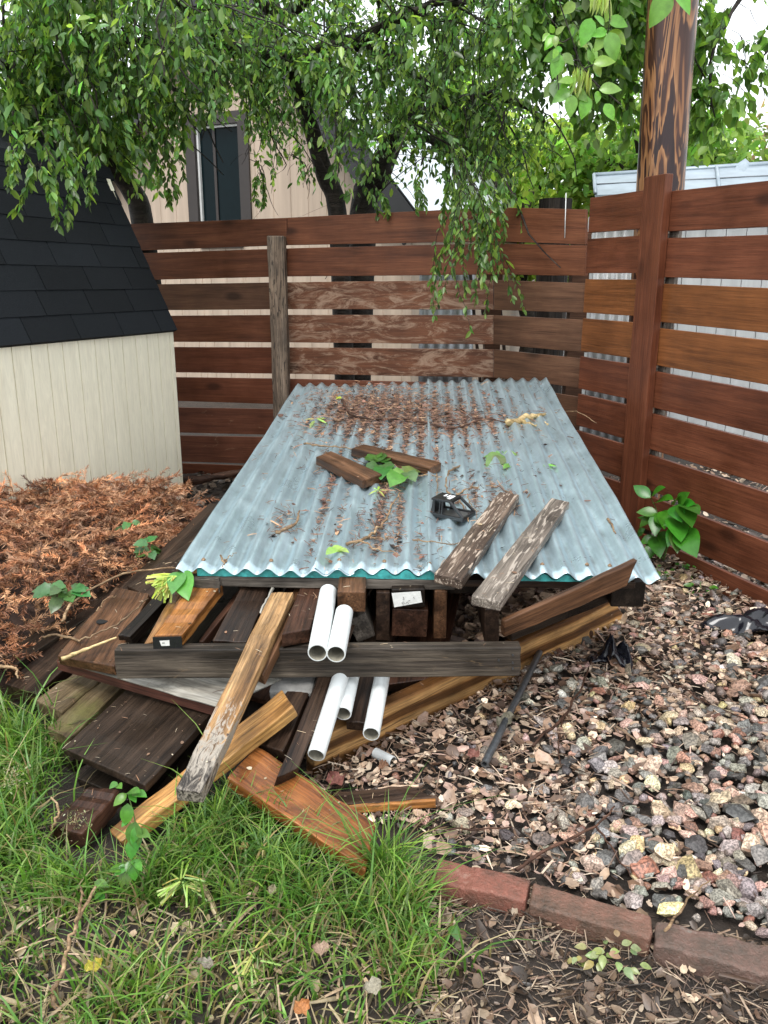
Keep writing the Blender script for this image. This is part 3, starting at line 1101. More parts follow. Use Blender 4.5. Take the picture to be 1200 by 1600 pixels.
# ------------------------------------------------------------------ peeled log pole
def build_pole():
    m, n, l, b = newmat('pole_burnt_lacquer', .3, .35)
    tc = n.new('ShaderNodeTexCoord')
    mp = n.new('ShaderNodeMapping'); mp.inputs['Scale'].default_value = (10, 10, 1.35)
    l.new(tc.outputs['Object'], mp.inputs[0])
    nz = N(n, 'ShaderNodeTexNoise', Scale=1.0, Detail=3.5, Roughness=.55, Distortion=.7)
    l.new(mp.outputs[0], nz.inputs['Vector'])
    cr = ramp(n, [(.0, (.014, .008, .009)), (.44, (.022, .010, .010)), (.455, (.05, .02, .013)), (.465, (.30, .15, .065)), (.51, (.17, .072, .03)), (.52, (.05, .02, .013)), (.57, (.04, .016, .012)), (.58, (.27, .13, .055)), (.64, (.15, .062, .027)), (.655, (.035, .014, .010))])
    l.new(nz.outputs[0], cr.inputs[0])
    mp2 = n.new('ShaderNodeMapping'); mp2.inputs['Scale'].default_value = (60, 60, 3)
    l.new(tc.outputs['Object'], mp2.inputs[0])
    n2 = N(n, 'ShaderNodeTexNoise', Scale=1.0, Detail=4.0, Roughness=.6)
    l.new(mp2.outputs[0], n2.inputs['Vector'])
    f = maprange(n, l, n2.outputs[0], .3, .7, .65, 1.3)
    l.new(mixc(n, l, 1.0, cr.outputs[0], f, 'MULTIPLY'), b.inputs['Base Color'])
    bp = N(n, 'ShaderNodeBump', Strength=.3, Distance=.006)
    l.new(nz.outputs[0], bp.inputs['Height']); l.new(bp.outputs[0], b.inputs['Normal'])
    Yc = 4.55
    base = AT(1040, 400, Yc)
    S, K = 40, 26
    V, F = [], []
    for k in range(K + 1):
        z = 4.2 * k / K
        for i in range(S):
            th = 2 * math.pi * i / S
            r = .115 + .004 * math.sin(2 * th + z) + .002 * math.sin(5 * th + 3 * z)
            V.append((r * math.cos(th), r * math.sin(th), z))
    for k in range(K):
        for i in range(S):
            F.append((k * S + i, k * S + (i + 1) % S, (k + 1) * S + (i + 1) % S, (k + 1) * S + i))
    F.append(tuple(range(K * S, K * S + S)))
    o = link('log_pole', mesh_py('log_pole', V, F, True), m)
    top = AT(1047, 0, Yc)
    o.location = (base.x - .03, Yc, 0)
    o.rotation_euler = (0, R(-.9), 0)
    tag(o, 'tall peeled log pole with dark burnt patches standing behind the plank fence', 'pole')


build_pole()

# ------------------------------------------------------------------ corrugated sheets on the pile
SF = [Vector((-.585, 2.21, .464)), Vector((.776, 2.21, .441))]     # front corners
SB = [Vector((-.448, 4.40, .731)), Vector((.851, 4.40, .747))]     # back corners
SN = (SF[1] - SF[0]).cross(SB[0] - SF[0]).normalized()
LAM = 1.36 / 21
AMP = .0100


def sheet_pt(s, t, lift=0.0):
    """s across in metres 0..1.36, t 0 front .. 1 back"""
    k = s / 1.36
    a = SF[0].lerp(SF[1], k); b = SB[0].lerp(SB[1], k)
    p = a.lerp(b, t)
    return p + SN * (AMP * math.cos(2 * math.pi * s / LAM) + .004 * math.sin(9 * t + 5 * k) + lift)


def on_sheet(px, py, lift=0.0):
    return ONP(px, py, SF[0] + SN * (AMP + lift), SN)


def st_of(p):
    q = Vector(p) - SF[0]
    t = (p[1] - 2.21) / 2.19
    a = SF[0].lerp(SB[0], t); b = SF[1].lerp(SB[1], t)
    s = (p[0] - a.x) / (b.x - a.x) * 1.36
    return s, t


def galvanised():
    m, n, l, b = newmat('galvanised_steel', .35)
    b.inputs['Metallic'].default_value = .62
    tc = n.new('ShaderNodeTexCoord')
    nz = N(n, 'ShaderNodeTexNoise', Scale=6.0, Detail=8.0, Roughness=.7)
    l.new(tc.outputs['Object'], nz.inputs['Vector'])
    mp = n.new('ShaderNodeMapping'); mp.inputs['Scale'].default_value = (40, 2.5, 8)
    l.new(tc.outputs['Object'], mp.inputs[0])
    n2 = N(n, 'ShaderNodeTexNoise', Scale=1.0, Detail=6.0, Roughness=.7)
    l.new(mp.outputs[0], n2.inputs['Vector'])
    vo = N(n, 'ShaderNodeTexVoronoi', Scale=55.0)
    l.new(tc.outputs['Object'], vo.inputs['Vector'])
    cr = ramp(n, [(.25, (.33, .425, .465)), (.5, (.41, .525, .57)), (.75, (.49, .60, .64))])
    l.new(nz.outputs[0], cr.inputs[0])
    f = maprange(n, l, n2.outputs[0], .3, .7, .75, 1.15)
    c = mixc(n, l, 1.0, cr.outputs[0], f, 'MULTIPLY')
    f3 = maprange(n, l, vo.outputs['Color'], 0, 1, .94, 1.05)
    c = mixc(n, l, 1.0, c, f3, 'MULTIPLY')
    # rust and mud gathered in the channels
    at = N(n, 'ShaderNodeAttribute', attribute_name='col')
    sc3 = n.new('ShaderNodeSeparateColor'); l.new(at.outputs['Color'], sc3.inputs[0])
    n4 = N(n, 'ShaderNodeTexNoise', Scale=11.0, Detail=6.0, Roughness=.7)
    l.new(tc.outputs['Object'], n4.inputs['Vector'])
    t4 = maprange(n, l, n4.outputs[0], .42, .62, 0.0, 1.0)
    m4 = N(n, 'ShaderNodeMath', operation='MULTIPLY'); l.new(t4, m4.inputs[0]); l.new(sc3.outputs[0], m4.inputs[1])
    c = mixc(n, l, m4.outputs[0], c, (.075, .06, .048))
    # dirt streaks along the sheet
    n3 = N(n, 'ShaderNodeTexNoise', Scale=1.0, Detail=7.0, Roughness=.75)
    mp3 = n.new('ShaderNodeMapping'); mp3.inputs['Scale'].default_value = (22, 3.2, 6)
    l.new(tc.outputs['Object'], mp3.inputs[0]); l.new(mp3.outputs[0], n3.inputs['Vector'])
    df = maprange(n, l, n3.outputs[0], .58, .75, 0.0, .5)
    c = mixc(n, l, df, c, (.17, .16, .13))
    l.new(c, b.inputs['Base Color'])
    l.new(maprange(n, l, nz.outputs[0], .3, .7, .24, .4), b.inputs['Roughness'])
    bp = N(n, 'ShaderNodeBump', Strength=.06, Distance=.004)
    l.new(nz.outputs[0], bp.inputs['Height']); l.new(bp.outputs[0], b.inputs['Normal'])
    return m


M['galv'] = galvanised()


def build_sheet(s0, s1, lift, tfront, tback, label, skew=0.0):
    k = int((s1 - s0) / LAM * 12)
    rows = 44
    V, F = [], []
    for j in range(rows + 1):
        for i in range(k + 1):
            s = s0 + (s1 - s0) * i / k
            t = tfront + (tback - tfront) * j / rows + .0035 * math.sin(s * 13)
            dent = .0016 * math.sin(17 * t + 31 * s) + .0012 * math.sin(41 * t - 11 * s)
            curl = .006 * math.exp(-(s - s0) / .014) if s0 > .01 else 0.0
            p = sheet_pt(s, t, lift + dent + curl)
            e = abs(s - (s0 if s0 > .01 else -9))
            V.append(p)
    for j in range(rows):
        for i in range(k):
            a = j * (k + 1) + i
            F.append((a, a + 1, a + k + 2, a + k + 1))
    c = sum(V, Vector()) / len(V)
    V = [v - c for v in V]
    tr_ = []
    for j in range(rows + 1):
        for i in range(k + 1):
            s = s0 + (s1 - s0) * i / k
            t = j / rows
            ch = max(0.0, -math.cos(2 * math.pi * s / LAM) - .45) / .55
            tr_.append(min(1.0, ch * (.35 + .6 * max(0, min(1, (t - .35) / .3)) * math.exp(-((s - .72) / .42) ** 2))))
    me = mesh_py('corrugated_sheet', V, F, True)
    at = me.attributes.new('col', 'FLOAT_COLOR', 'POINT')
    c4 = np.ones((len(V), 4), dtype=np.float32); c4[:, :3] = np.array(tr_)[:, None]
    at.data.foreach_set('color', c4.ravel())
    o = link('corrugated_sheet', me, M['galv'])
    # rusty screws near the front edge
    sd = s0 + .02
    kk = math.ceil(s0 / LAM) + 1
    while kk * LAM < s1 - .02:
        p = sheet_pt(kk * LAM, .018 + random.uniform(0, .012), lift + .001)
        v, f = tube_data([p, p + SN * .002, p + SN * .006], [.0065, .006, .0025], 8)
        sc_ = link('screw', mesh_py('screw', v, f), M['rust'], o)
        sc_.location = -c
        kk += random.choice((1, 2, 2))
    o.location = c
    sm = o.modifiers.new('thick', 'SOLIDIFY'); sm.thickness = .0012; sm.offset = -1
    return tag(o, label, 'metal sheet', 'galvanised sheets roofing the wood pile')


build_sheet(0, .50, .000, 0, .985, 'outermost galvanised corrugated sheet on the pile, on the side of the cream shed')
build_sheet(.387, .86, .0028, .002, .992, 'middle galvanised corrugated sheet on the pile, carrying most of the needles')
build_sheet(.708, 1.36, .0056, -.002, 1.0, 'galvanised corrugated sheet on the pile nearest the trim post, with two planks at its front')

# teal foam closure strips and batten under the front edge


def foam_strip(sa, sb, label):
    """scalloped strip: flat bottom, wavy top that follows the sheet"""
    V, F = [], []
    k = int((sb - sa) / LAM * 10)
    for i in range(k + 1):
        s = sa + (sb - sa) * i / k
        top = sheet_pt(s, .006, -.0035)
        base = SF[0].lerp(SF[1], s / 1.36) + SN * (-.0165)
        top2 = sheet_pt(s, .02, -.0035)
        base2 = base + (top2 - top)
        base = Vector((top.x, top.y, base.z)); base2 = Vector((top2.x, top2.y, base2.z))
        if top.z < base.z + .001: top.z = base.z + .001
        V += [base, top, top2, base2]
    for i in range(k):
        a, b = 4 * i, 4 * i + 4
        F += [(a, b, b + 1, a + 1), (a + 1, b + 1, b + 2, a + 2), (a + 2, b + 2, b + 3, a + 3), (a + 3, b + 3, b, a)]
    F += [(0, 1, 2, 3), (4 * k + 3, 4 * k + 2, 4 * k + 1, 4 * k)]
    o = link('foam_strip', mesh_py('foam_strip', V, F), M['foam'])
    tag(o, label, 'foam strip', 'teal foam closure strips')


foam_strip(.055, .76, 'wavy teal foam strip above the grey batten under the front edge of the sheets')
foam_strip(.94, 1.28, 'wavy teal foam strip under the sheet edge next to the leaning grey plank')


def between(sa, sb, z_off, depth, t0):
    pass


def sheet_under(px, dz, Yoff):
    """point below the sheet front edge at picture column px"""
    s = (px - 275) / 755 * 1.36
    p = SF[0].lerp(SF[1], s / 1.36)
    return Vector((p.x, p.y + Yoff, p.z - .018 + dz))


a, b = sheet_under(318, 0, .012), sheet_under(712, 0, .012)
slab('batten', [a + Vector((0, 0, -.03)), b + Vector((0, 0, -.03)), b, a], .07, M['w_grey'], 'long thin grey batten carrying the front edge of the metal sheets', 'batten', seg=10)
a, b = sheet_under(700, -.004, .03), sheet_under(1000, -.002, .03)
slab('batten', [a + Vector((0, 0, -.022)), b + Vector((0, 0, -.022)), b, a], .05, M['w_dark'], 'dark batten under the sheet edge behind the leaning dark plank', 'batten', seg=8)
a, b = sheet_under(292, -.002, -.004), sheet_under(342, 0, -.004)
slab('wood_offcut', [a + Vector((.0, 0, -.02)), b + Vector((0, 0, -.045)), b, a], .05, M['w_grey'], 'pointed grey wood offcut under the front corner of the sheets near the yellow-green sprig', 'offcut')

# ------------------------------------------------------------------ lumber pile
def P(*q):
    return [G(*c) for c in q]


BG = 'boards of the lumber pile'
slab('dark_board', P((3, 1022, .16), (20, 1042, .16), (318, 842, .24), (302, 824, .24)), .085, M['w_black'], 'long dark board along the edge of the brown dead branches', ext=.9, group=BG)
slab('dark_board', P((8, 1068, .13), (57, 1084, .13), (190, 960, .19), (150, 945, .19)), .045, M['w_dark'], 'wide dark brown board lying between the long edge board and the board with a hole', ext=.6, group=BG)
hb = slab('brown_board', P((89, 1024, .27), (178, 1041, .27), (226, 942, .33), (169, 931, .33)), .03, M['w_brown'], 'flat brown board with a round hole in it', ext=.05, group=BG)
hp = G(160, 972, .3045)
V, F = tube_data([hp + Vector((0, 0, .0005)), hp + Vector((0, 0, .0035))], .017, 18)
hole = link('hole', mesh_py('hole', V, F), plain('hole_dark', (.003, .003, .003), .9), hb)
bpy.context.view_layer.update()
hole.matrix_parent_inverse = hb.matrix_world.inverted()
slab('dark_board', P((197, 916, .30), (240, 935, .30), (320, 868, .36), (287, 852, .36)), .045, M['w_dark'], 'short wide dark board behind the yellow-green sprig, running under the sheets', ext=1.2, group=BG)
slab('dark_stick', P((184, 992, .31), (203, 994, .31), (262, 932, .36), (243, 928, .36)), .038, M['w_black'], 'small square black stick beside the honey-coloured boards', ext=.5, group=BG)
slab('honey_board', P((224, 1008, .33), (250, 1002, .33), (312, 912, .40), (272, 922, .40)), .03, M['w_honey'], 'pale honey-coloured board under the sticker-ended orange board', ext=.9, group=BG)
ob = slab('orange_board', P((239, 994, .37), (284, 993, .37), (348, 912, .42), (296, 912, .42)), .036, M['w_orange'], 'orange board with black end and a white sticker on it', ext=1.1, group=BG)
# black painted end with sticker
e = [G(239, 994, .37), G(284, 993, .37)]
dd = Vector((e[0].y - e[1].y, e[1].x - e[0].x, 0)).normalized()
if dd.y > 0: dd = -dd
dv = Vector((0, 0, -1))
bpy.context.view_layer.update()


def child_quad(name, pts, t, mat, parent):
    o = slab(name, pts, t, mat, bev=0, seg=2, warp=0)
    mw = o.matrix_world.copy()
    o.parent = parent
    o.matrix_parent_inverse = parent.matrix_world.inverted()
    o.matrix_world = mw
    return o


off = dd * .006
child_quad('end_paint', [e[0] + off + dv * .034, e[1] + off + dv * .034, e[1] + off + dv * .001, e[0] + off + dv * .001], .004, M['black_plastic'], ob)
off = dd * .0085
s0, s1 = e[0].lerp(e[1], .24), e[0].lerp(e[1], .58)
child_quad('sticker', [s0 + off + dv * .024 + Vector((.004, 0, 0)), s1 + off + dv * .024, s1 + off + dv * .009, s0 + off + dv * .010], .001, M['sticker'], ob)
off = dd * .0098
s0, s1 = e[0].lerp(e[1], .33), e[0].lerp(e[1], .42)
child_quad('print', [s0 + off + dv * .0165, s1 + off + dv * .0165, s1 + off + dv * .0145, s0 + off + dv * .0145], .0005, M['ink'], ob)

slab('dark_board', P((331, 1001, .335), (386, 1003, .335), (420, 922, .395), (371, 928, .395)), .04, M['w_dark'], 'dark wet board between the orange board and the charred one', ext=1.0, group=BG)
slab('brown_stick', P((309, 1001, .31), (318, 1001, .31), (372, 935, .36), (361, 935, .36)), .03, M['w_darkred'], 'narrow red-brown stick in the dark gap beside the orange board', ext=.6, group=BG)
slab('charred_board', P((273, 1234, .28), (315, 1238, .28), (458, 924, .42), (424, 924, .42)), .032, M['w_char'], 'long honey board with a charred silvery end reaching down to the grass', ext=.8, seg=14, group=BG, warp=.003)
slab('thin_board', P((398, 1050, .325), (411, 1056, .325), (476, 924, .395), (458, 924, .395)), .03, M['w_brown'], 'thin brown board tucked against the long charred board', ext=.6, group=BG)
slab('white_strip', P((405, 956, .38), (407, 957, .38), (424, 924, .41), (421, 924, .41)), .006, M['white_panel'], 'thin white strip along the side of the charred board', 'strip', ext=.3)
slab('brown_board', P((440, 992, .38), (485, 984, .38), (500, 924, .405), (464, 930, .405)), .04, M['w_darkred'], 'brown and orange board end beside the white pipes', ext=.9, group=BG)

# crossbeam
A0, A1 = G(178, 1016, .337), G(815, 1012, .337)
beam = slab('crossbeam', [A0 + Vector((0, 0, -.082)), A1 + Vector((0, 0, -.082)), A1, A0], .042, M['w_beam'], 'long grey-black board on edge lying across the front of the pile', seg=16, group=BG, warp=.002)
bpy.context.view_layer.update()
bd = (A1 - A0).normalized()
bn = Vector((bd.y, -bd.x, 0))
for (px, py) in ((801, 1023), (801, 1035), (801, 1044), (779, 1031)):
    c = ONP(px, py, A0, bn)
    v, f = tube_data([c + bn * .0045, c - bn * .002], .0026, 8)
    h = link('nail_hole', mesh_py('nail_hole', v, f), M['ink'], beam)
    h.matrix_parent_inverse = beam.matrix_world.inverted()

# lower layers, left
slab('plywood_panel', P((97, 1168, .13), (227, 1227, .13), (333, 1112, .165), (203, 1074, .165)), .022, M['w_ply'], 'big dark square plywood panel at the front of the pile', 'plywood', ext=.05)
slab('mossy_board', P((73, 1138, .112), (108, 1155, .112), (190, 1073, .15), (152, 1064, .15)), .035, M['w_mossy'], 'yellowish mossy board end beside the big plywood panel', ext=.1, group=BG)
slab('grey_end_board', P((54, 1093, .135), (95, 1112, .135), (160, 1060, .155), (118, 1050, .155)), .04, M['w_mossy'], 'board with a pale grey sawn end sticking out at the left of the mossy one', ext=.08, group=BG)
wp = slab('laminate_sheet', P((90, 1032, .235), (345, 1106, .20), (440, 1060, .24), (190, 1005, .27)), .006, M['white_panel'], 'white-faced panel with a red-brown edge under the crossbeam', 'panel')
bpy.context.view_layer.update()
q0, q1 = G(90, 1032, .229), G(345, 1106, .194)
child_quad('edge', [q0 + Vector((0, -.004, -.026)), q1 + Vector((0, -.004, -.026)), q1 + Vector((0, -.004, .004)), q0 + Vector((0, -.004, .004))], .05, M['red_edge'], wp)
slab('red_offcut', P((292, 1098, .185), (348, 1110, .185), (352, 1098, .19), (300, 1090, .19)), .012, M['w_darkred'], 'little red-brown offcut under the edge of the white-faced panel', 'offcut')
slab('short_block', P((75, 1290, .075), (130, 1303, .075), (186, 1233, .1), (140, 1226, .1)), .05, M['w_darkred'], 'short rough red-brown block lying in the grass at the corner of the pile', 'block', warp=.004, bev=.006)
slab('orange_stick', P((170, 1298, .045), (190, 1316, .045), (458, 1104, .26), (441, 1077, .26)), .035, M['w_honey'], 'orange square stick slanting behind the charred board end', seg=10, group=BG)
slab('dark_board', P((396, 1158, .17), (443, 1174, .17), (484, 1080, .22), (448, 1080, .22)), .04, M['w_dark'], 'dark board under the tip of the orange slanting stick', ext=.5, group=BG)
slab('dark_board', P((433, 1214, .165), (468, 1198, .165), (524, 1056, .255), (496, 1058, .255)), .07, M['w_dark'], 'dark board on edge resting in the notch of the cedar board', ext=.6, group=BG)
slab('cedar_board', P((355, 1213, .15), (572, 1360, .06), (588, 1286, .07), (401, 1164, .17)), .035, M['w_cedar'], 'wide wet red-orange cedar board reaching into the tall grass', seg=10, group=BG)
slab('cedar_board', P((356, 1215, .108), (562, 1362, .022), (575, 1345, .025), (380, 1195, .118)), .02, M['w_darkred'], 'dark board edge just beneath the wide cedar board', seg=10, group=BG)
slab('paper_scrap', P((362, 1196, .12), (374, 1190, .12), (384, 1178, .135), (376, 1176, .135)), .002, M['sticker'], 'white paper scrap peeping out beside the cedar board', 'paper')
slab('low_board', P((530, 1258, .05), (680, 1246, .05), (640, 1226, .05), (520, 1238, .05)), .022, M['w_dark'], 'dark short board on the leaves beyond the cedar board', group=BG)
q = P((534, 1262, .048), (682, 1250, .048))
slab('orange_offcut', [q[0] + Vector((0, 0, -.022)), q[1] + Vector((0, 0, -.022)), q[1], q[0]], .01, M['w_orange'], 'thin orange strip along the dark short board on the leaves', 'offcut')
tb = slab('treated_board', P((492, 1218, .0), (987, 978, .0), (957, 934, .125), (492, 1158, .125)), .038, M['w_tan'], 'long tan treated board on edge running from the pipes to the gravel', seg=14, group=BG, bev=.006)
bpy.context.view_layer.update()
kc, kn = G(923, 990, .055), Vector((.69, -.72, 0)).normalized()
tq = P((492, 1218, .0), (987, 978, .0), (957, 934, .125))
kn = (tq[1] - tq[0]).cross(tq[2] - tq[1]).normalized()
if kn.dot(CO - kc) < 0: kn = -kn
kc = ONP(923, 990, tq[0], kn)
v, f = tube_data([kc - kn * .002, kc + kn * .0032], [.013, .0115], 14)
kk = link('knot', mesh_py('knot', v, f), M['w_darkred'], tb)
kk.matrix_parent_inverse = tb.matrix_world.inverted()
slab('dark_plank', P((788, 997, .335), (980, 917, .435), (997, 876, .507), (788, 972, .385)), .018, M['w_brown'], 'dark plank leaning over the tan treated board at the sheet corner', seg=8, group=BG)
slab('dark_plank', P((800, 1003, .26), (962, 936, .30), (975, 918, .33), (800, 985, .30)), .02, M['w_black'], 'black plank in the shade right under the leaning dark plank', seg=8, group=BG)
slab('dark_board', P((540, 1128, .15), (570, 1131, .15), (592, 1056, .2), (555, 1056, .2)), .03, M['w_dark'], 'dark board lying between the lower white pipes', ext=.5, group=BG)
slab('stone_slab', P((420, 1080, .222), (488, 1083, .222), (494, 1055, .24), (426, 1054, .24)), .04, M['concrete'], 'grey concrete chunk under the crossbeam below the charred board', 'concrete block', ext=.1, warp=.004, bev=.008)
# dark boards deeper in the pile
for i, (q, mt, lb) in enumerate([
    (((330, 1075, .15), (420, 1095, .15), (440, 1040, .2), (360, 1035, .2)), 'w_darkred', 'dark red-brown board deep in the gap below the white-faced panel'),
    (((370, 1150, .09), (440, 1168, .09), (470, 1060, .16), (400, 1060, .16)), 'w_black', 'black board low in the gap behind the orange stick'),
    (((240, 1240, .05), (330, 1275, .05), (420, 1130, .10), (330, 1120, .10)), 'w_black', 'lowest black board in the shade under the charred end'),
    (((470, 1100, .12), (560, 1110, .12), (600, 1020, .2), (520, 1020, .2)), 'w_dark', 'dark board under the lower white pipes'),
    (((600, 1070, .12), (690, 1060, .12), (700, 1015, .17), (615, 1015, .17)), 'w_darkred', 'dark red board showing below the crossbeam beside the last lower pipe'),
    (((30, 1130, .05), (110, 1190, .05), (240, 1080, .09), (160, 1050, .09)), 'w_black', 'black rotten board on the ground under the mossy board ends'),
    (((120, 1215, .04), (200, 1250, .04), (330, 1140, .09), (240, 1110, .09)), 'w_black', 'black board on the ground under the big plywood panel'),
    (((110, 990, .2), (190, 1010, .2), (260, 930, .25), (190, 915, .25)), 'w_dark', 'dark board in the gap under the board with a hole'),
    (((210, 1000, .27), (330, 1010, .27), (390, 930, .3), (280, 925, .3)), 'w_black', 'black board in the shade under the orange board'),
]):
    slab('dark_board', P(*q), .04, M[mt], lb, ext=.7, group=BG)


def end_board(px0, py0, px1, py1, Yv, ln, mat, label, cat='board', skew=0.0, name='stacked_board'):
    tl, tr, br, bl = AT(px0, py0, Yv), AT(px1, py0, Yv), AT(px1, py1, Yv), AT(px0, py1, Yv)
    c = (tl + br) / 2
    hx, hz = (tr.x - tl.x) / 2, (tl.z - bl.z) / 2
    me = box_mesh(name, 0, ln, -hx, hx, -hz, hz)
    o = link(name, me, mat)
    o.location = c
    o.rotation_euler = (random.uniform(-.04, .04), R(-5), R(90 + skew))
    bevel(o, .003)
    return tag(o, label, cat, BG)


end_board(527, 924, 571, 957, 2.13, 1.3, M['w_brown'], 'brown board end right above the short white pipe')
end_board(549, 962, 580, 1002, 2.18, .9, M['w_grey'], 'slanted grey board end beside the short white pipe', skew=6).rotation_euler.x = R(-22)
end_board(587, 924, 609, 1003, 2.22, 1.6, M['w_dark'], 'upright dark board end between the pipes and the white label')
lb_board = end_board(612, 920, 664, 950, 2.20, 1.6, M['w_black'], 'dark board end carrying a white handwritten label')
end_board(612, 951, 668, 996, 2.24, 1.6, M['w_darkred'], 'red-brown board end right below the handwritten label')
end_board(678, 922, 698, 1000, 2.22, 1.5, M['w_brown'], 'upright brown board end past the handwritten label')
end_board(757, 950, 780, 1006, 2.16, .5, M['w_dark'], 'short upright dark block near the end of the crossbeam', 'block')
end_board(700, 900, 745, 928, 2.32, 1.4, M['w_black'], 'black board end tucked behind the two peeling planks', 'board')
# label on the board end
bpy.context.view_layer.update()
yl = 2.19
lq = [AT(616, 949, yl), AT(660, 941, yl), AT(657, 924, yl), AT(612, 927, yl)]
child_quad('label', lq, .0015, M['sticker'], lb_board)
ink = []
def ln(*pp): ink.append(([AT(x, y, yl - .0025) for x, y in pp], .0006))
ln((628.5, 943.5), (628, 941.5), (629.5, 940.5), (631.5, 941), (632, 943), (630.5, 944), (628.5, 943.5))
ln((634, 943.5), (636, 940.5), (638.5, 943)); ln((637, 939.5), (641, 938))
ln((629, 936.5), (631.5, 937), (630, 932.5)); ln((646, 933), (647.5, 935))
io = tubes('handwriting', ink, M['ink'], sides=5)
io.parent = lb_board
io.matrix_parent_inverse = lb_board.matrix_world.inverted()

# support posts holding the sheets up
for (x, y, zt, lb) in ((-.42, 4.1, .66, 'back support block under the sheets on the shed side'), (.6, 4.15, .67, 'back support block under the sheets near the fence corner'), (.1, 3.2, .55, 'middle support block under the sheets')):
    o = link('support_block', box_mesh('support_block', -.07, .07, -.07, .07, 0, zt), M['w_dark'])
    o.location = (x, y, 0)
    tag(o, lb, 'block')
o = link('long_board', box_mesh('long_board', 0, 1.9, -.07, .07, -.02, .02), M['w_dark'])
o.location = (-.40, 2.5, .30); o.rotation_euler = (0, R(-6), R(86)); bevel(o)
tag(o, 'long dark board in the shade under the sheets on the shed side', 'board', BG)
o = link('black_timber', box_mesh('black_timber', 0, 1.5, -.05, .05, -.045, .045), M['w_black'])
q = AT(982, 928, 2.34)
o.location = q; o.rotation_euler = (0, R(-4), R(88)); bevel(o, .006)
tag(o, 'black square timber end under the corner of the metal sheets by the leaning plank', 'timber', BG)


# PVC pipes
def pipe(label, near, far, r, name='pvc_pipe', mat='pvc', ri=.86):
    a, b = Vector(near), Vector(far)
    d = (b - a).normalized()
    Mx = frame_matrix(a, d, Vector((0, 0, 1)))
    L = (b - a).length
    S = 28
    V, F = [], []
    rings = [(0, r * .97), (.0015, r), (L, r), (L, r * ri), (0.0, r * ri)]
    for (x, rr) in rings:
        for k in range(S):
            th = 2 * math.pi * k / S
            V.append((x, rr * math.cos(th), rr * math.sin(th)))
    for i in range(len(rings)):
        j = (i + 1) % len(rings)
        for k in range(S):
            F.append((i * S + k, i * S + (k + 1) % S, j * S + (k + 1) % S, j * S + k))
    me = mesh_py(name, V, F, False)
    me.materials.append(M[mat]); me.materials.append(M['pvc_in'] if mat == 'pvc' else M[mat])
    for p in me.polygons:
        p.use_smooth = True
        if p.index // S == 3: p.material_index = 1
    bm = bmesh.new(); bm.from_mesh(me); bmesh.ops.recalc_face_normals(bm, faces=bm.faces); bm.to_mesh(me); bm.free()
    o = link(name, me)
    o.matrix_world = Mx
    es = o.modifiers.new('es', 'EDGE_SPLIT'); es.split_angle = R(40)
    return tag(o, label, 'pipe', 'white plastic pipes in the pile' if mat == 'pvc' else None)


def ext2(a, b, e):
    a, b = Vector(a), Vector(b)
    d = (b - a).normalized()
    return b + d * clip_ext(b, d, e, .045)


def pp(label, n, f, zn, zf, r, e=.9):
    a, b = G(n[0], n[1], zn), G(f[0], f[1], zf)
    return pipe(label, a, ext2(a, b, e), r)


pp('upper white pipe with its open end over the crossbeam, the longer of the two', (496, 1020), (513, 925), .372, .41, .0245)
pp('upper white pipe beside the longer one, its back hidden under a brown board end', (525, 1022), (538, 957), .37, .395, .0240)
pp('lowest white pipe, its open end by the dark board in the cedar notch', (494, 1180), (532, 1058), .165, .25, .0215, .05)
pp('short-looking middle white pipe of the three under the crossbeam', (536, 1115), (549, 1058), .195, .225, .0215, .05)
pp('white pipe under the crossbeam lying over the tan treated board', (580, 1147), (597, 1058), .165, .21, .0215, .05)
a, b = G(614, 1190, .034), G(586, 1176, .036)
pipe('small white pipe offcut half buried in the leaves below the tan board', a, b, .014)
a, b = G(757, 1194, .042), G(822, 1062, .055)
rod = pipe('steel rod lying on the leaves beside the tan treated board', a, ext2(a, b, .2), .0105, 'steel_rod', 'steel', .6)
bpy.context.view_layer.update()
for i, x in enumerate((.025, .05)):
    v, f = tube_data([rod.matrix_world @ Vector((x, 0, 0)), rod.matrix_world @ Vector((x + .012, 0, 0))], .0098, 14)
    c = link('collar', mesh_py('collar', v, f), M['steel'], rod)
    c.matrix_parent_inverse = rod.matrix_world.inverted()

# things standing on the sheets ------------------------------------------------
def on_sheet_slab(name, c4, th, mat, label, cat='block', group=None):
    return slab(name, [on_sheet(x, y, th) for x, y in c4], th, M[mat], label, cat, group, warp=.002, bev=.004)


on_sheet_slab('wood_block', [(567, 750), (597, 740), (517, 704), (493, 713)], .034, 'w_brown', 'front one of two short wooden blocks on the sheets, its end cut square')
on_sheet_slab('wood_block', [(672, 730), (690, 722), (568, 693), (548, 700)], .034, 'w_brown', 'rear one of two short wooden blocks on the sheets, with leaves in front')
on_sheet_slab('peeling_plank', [(678, 895), (722, 906), (812, 772), (781, 767)], .032, 'w_greypeel', 'reddish weathered plank on the sheets beside the toy car cab', 'plank', 'planks overhanging the front of the sheets')
on_sheet_slab('peeling_plank', [(736, 930), (783, 940), (890, 784), (861, 777)], .03, 'w_greypeel2', 'grey weathered plank on the sheets overhanging furthest towards the crossbeam', 'plank', 'planks overhanging the front of the sheets')


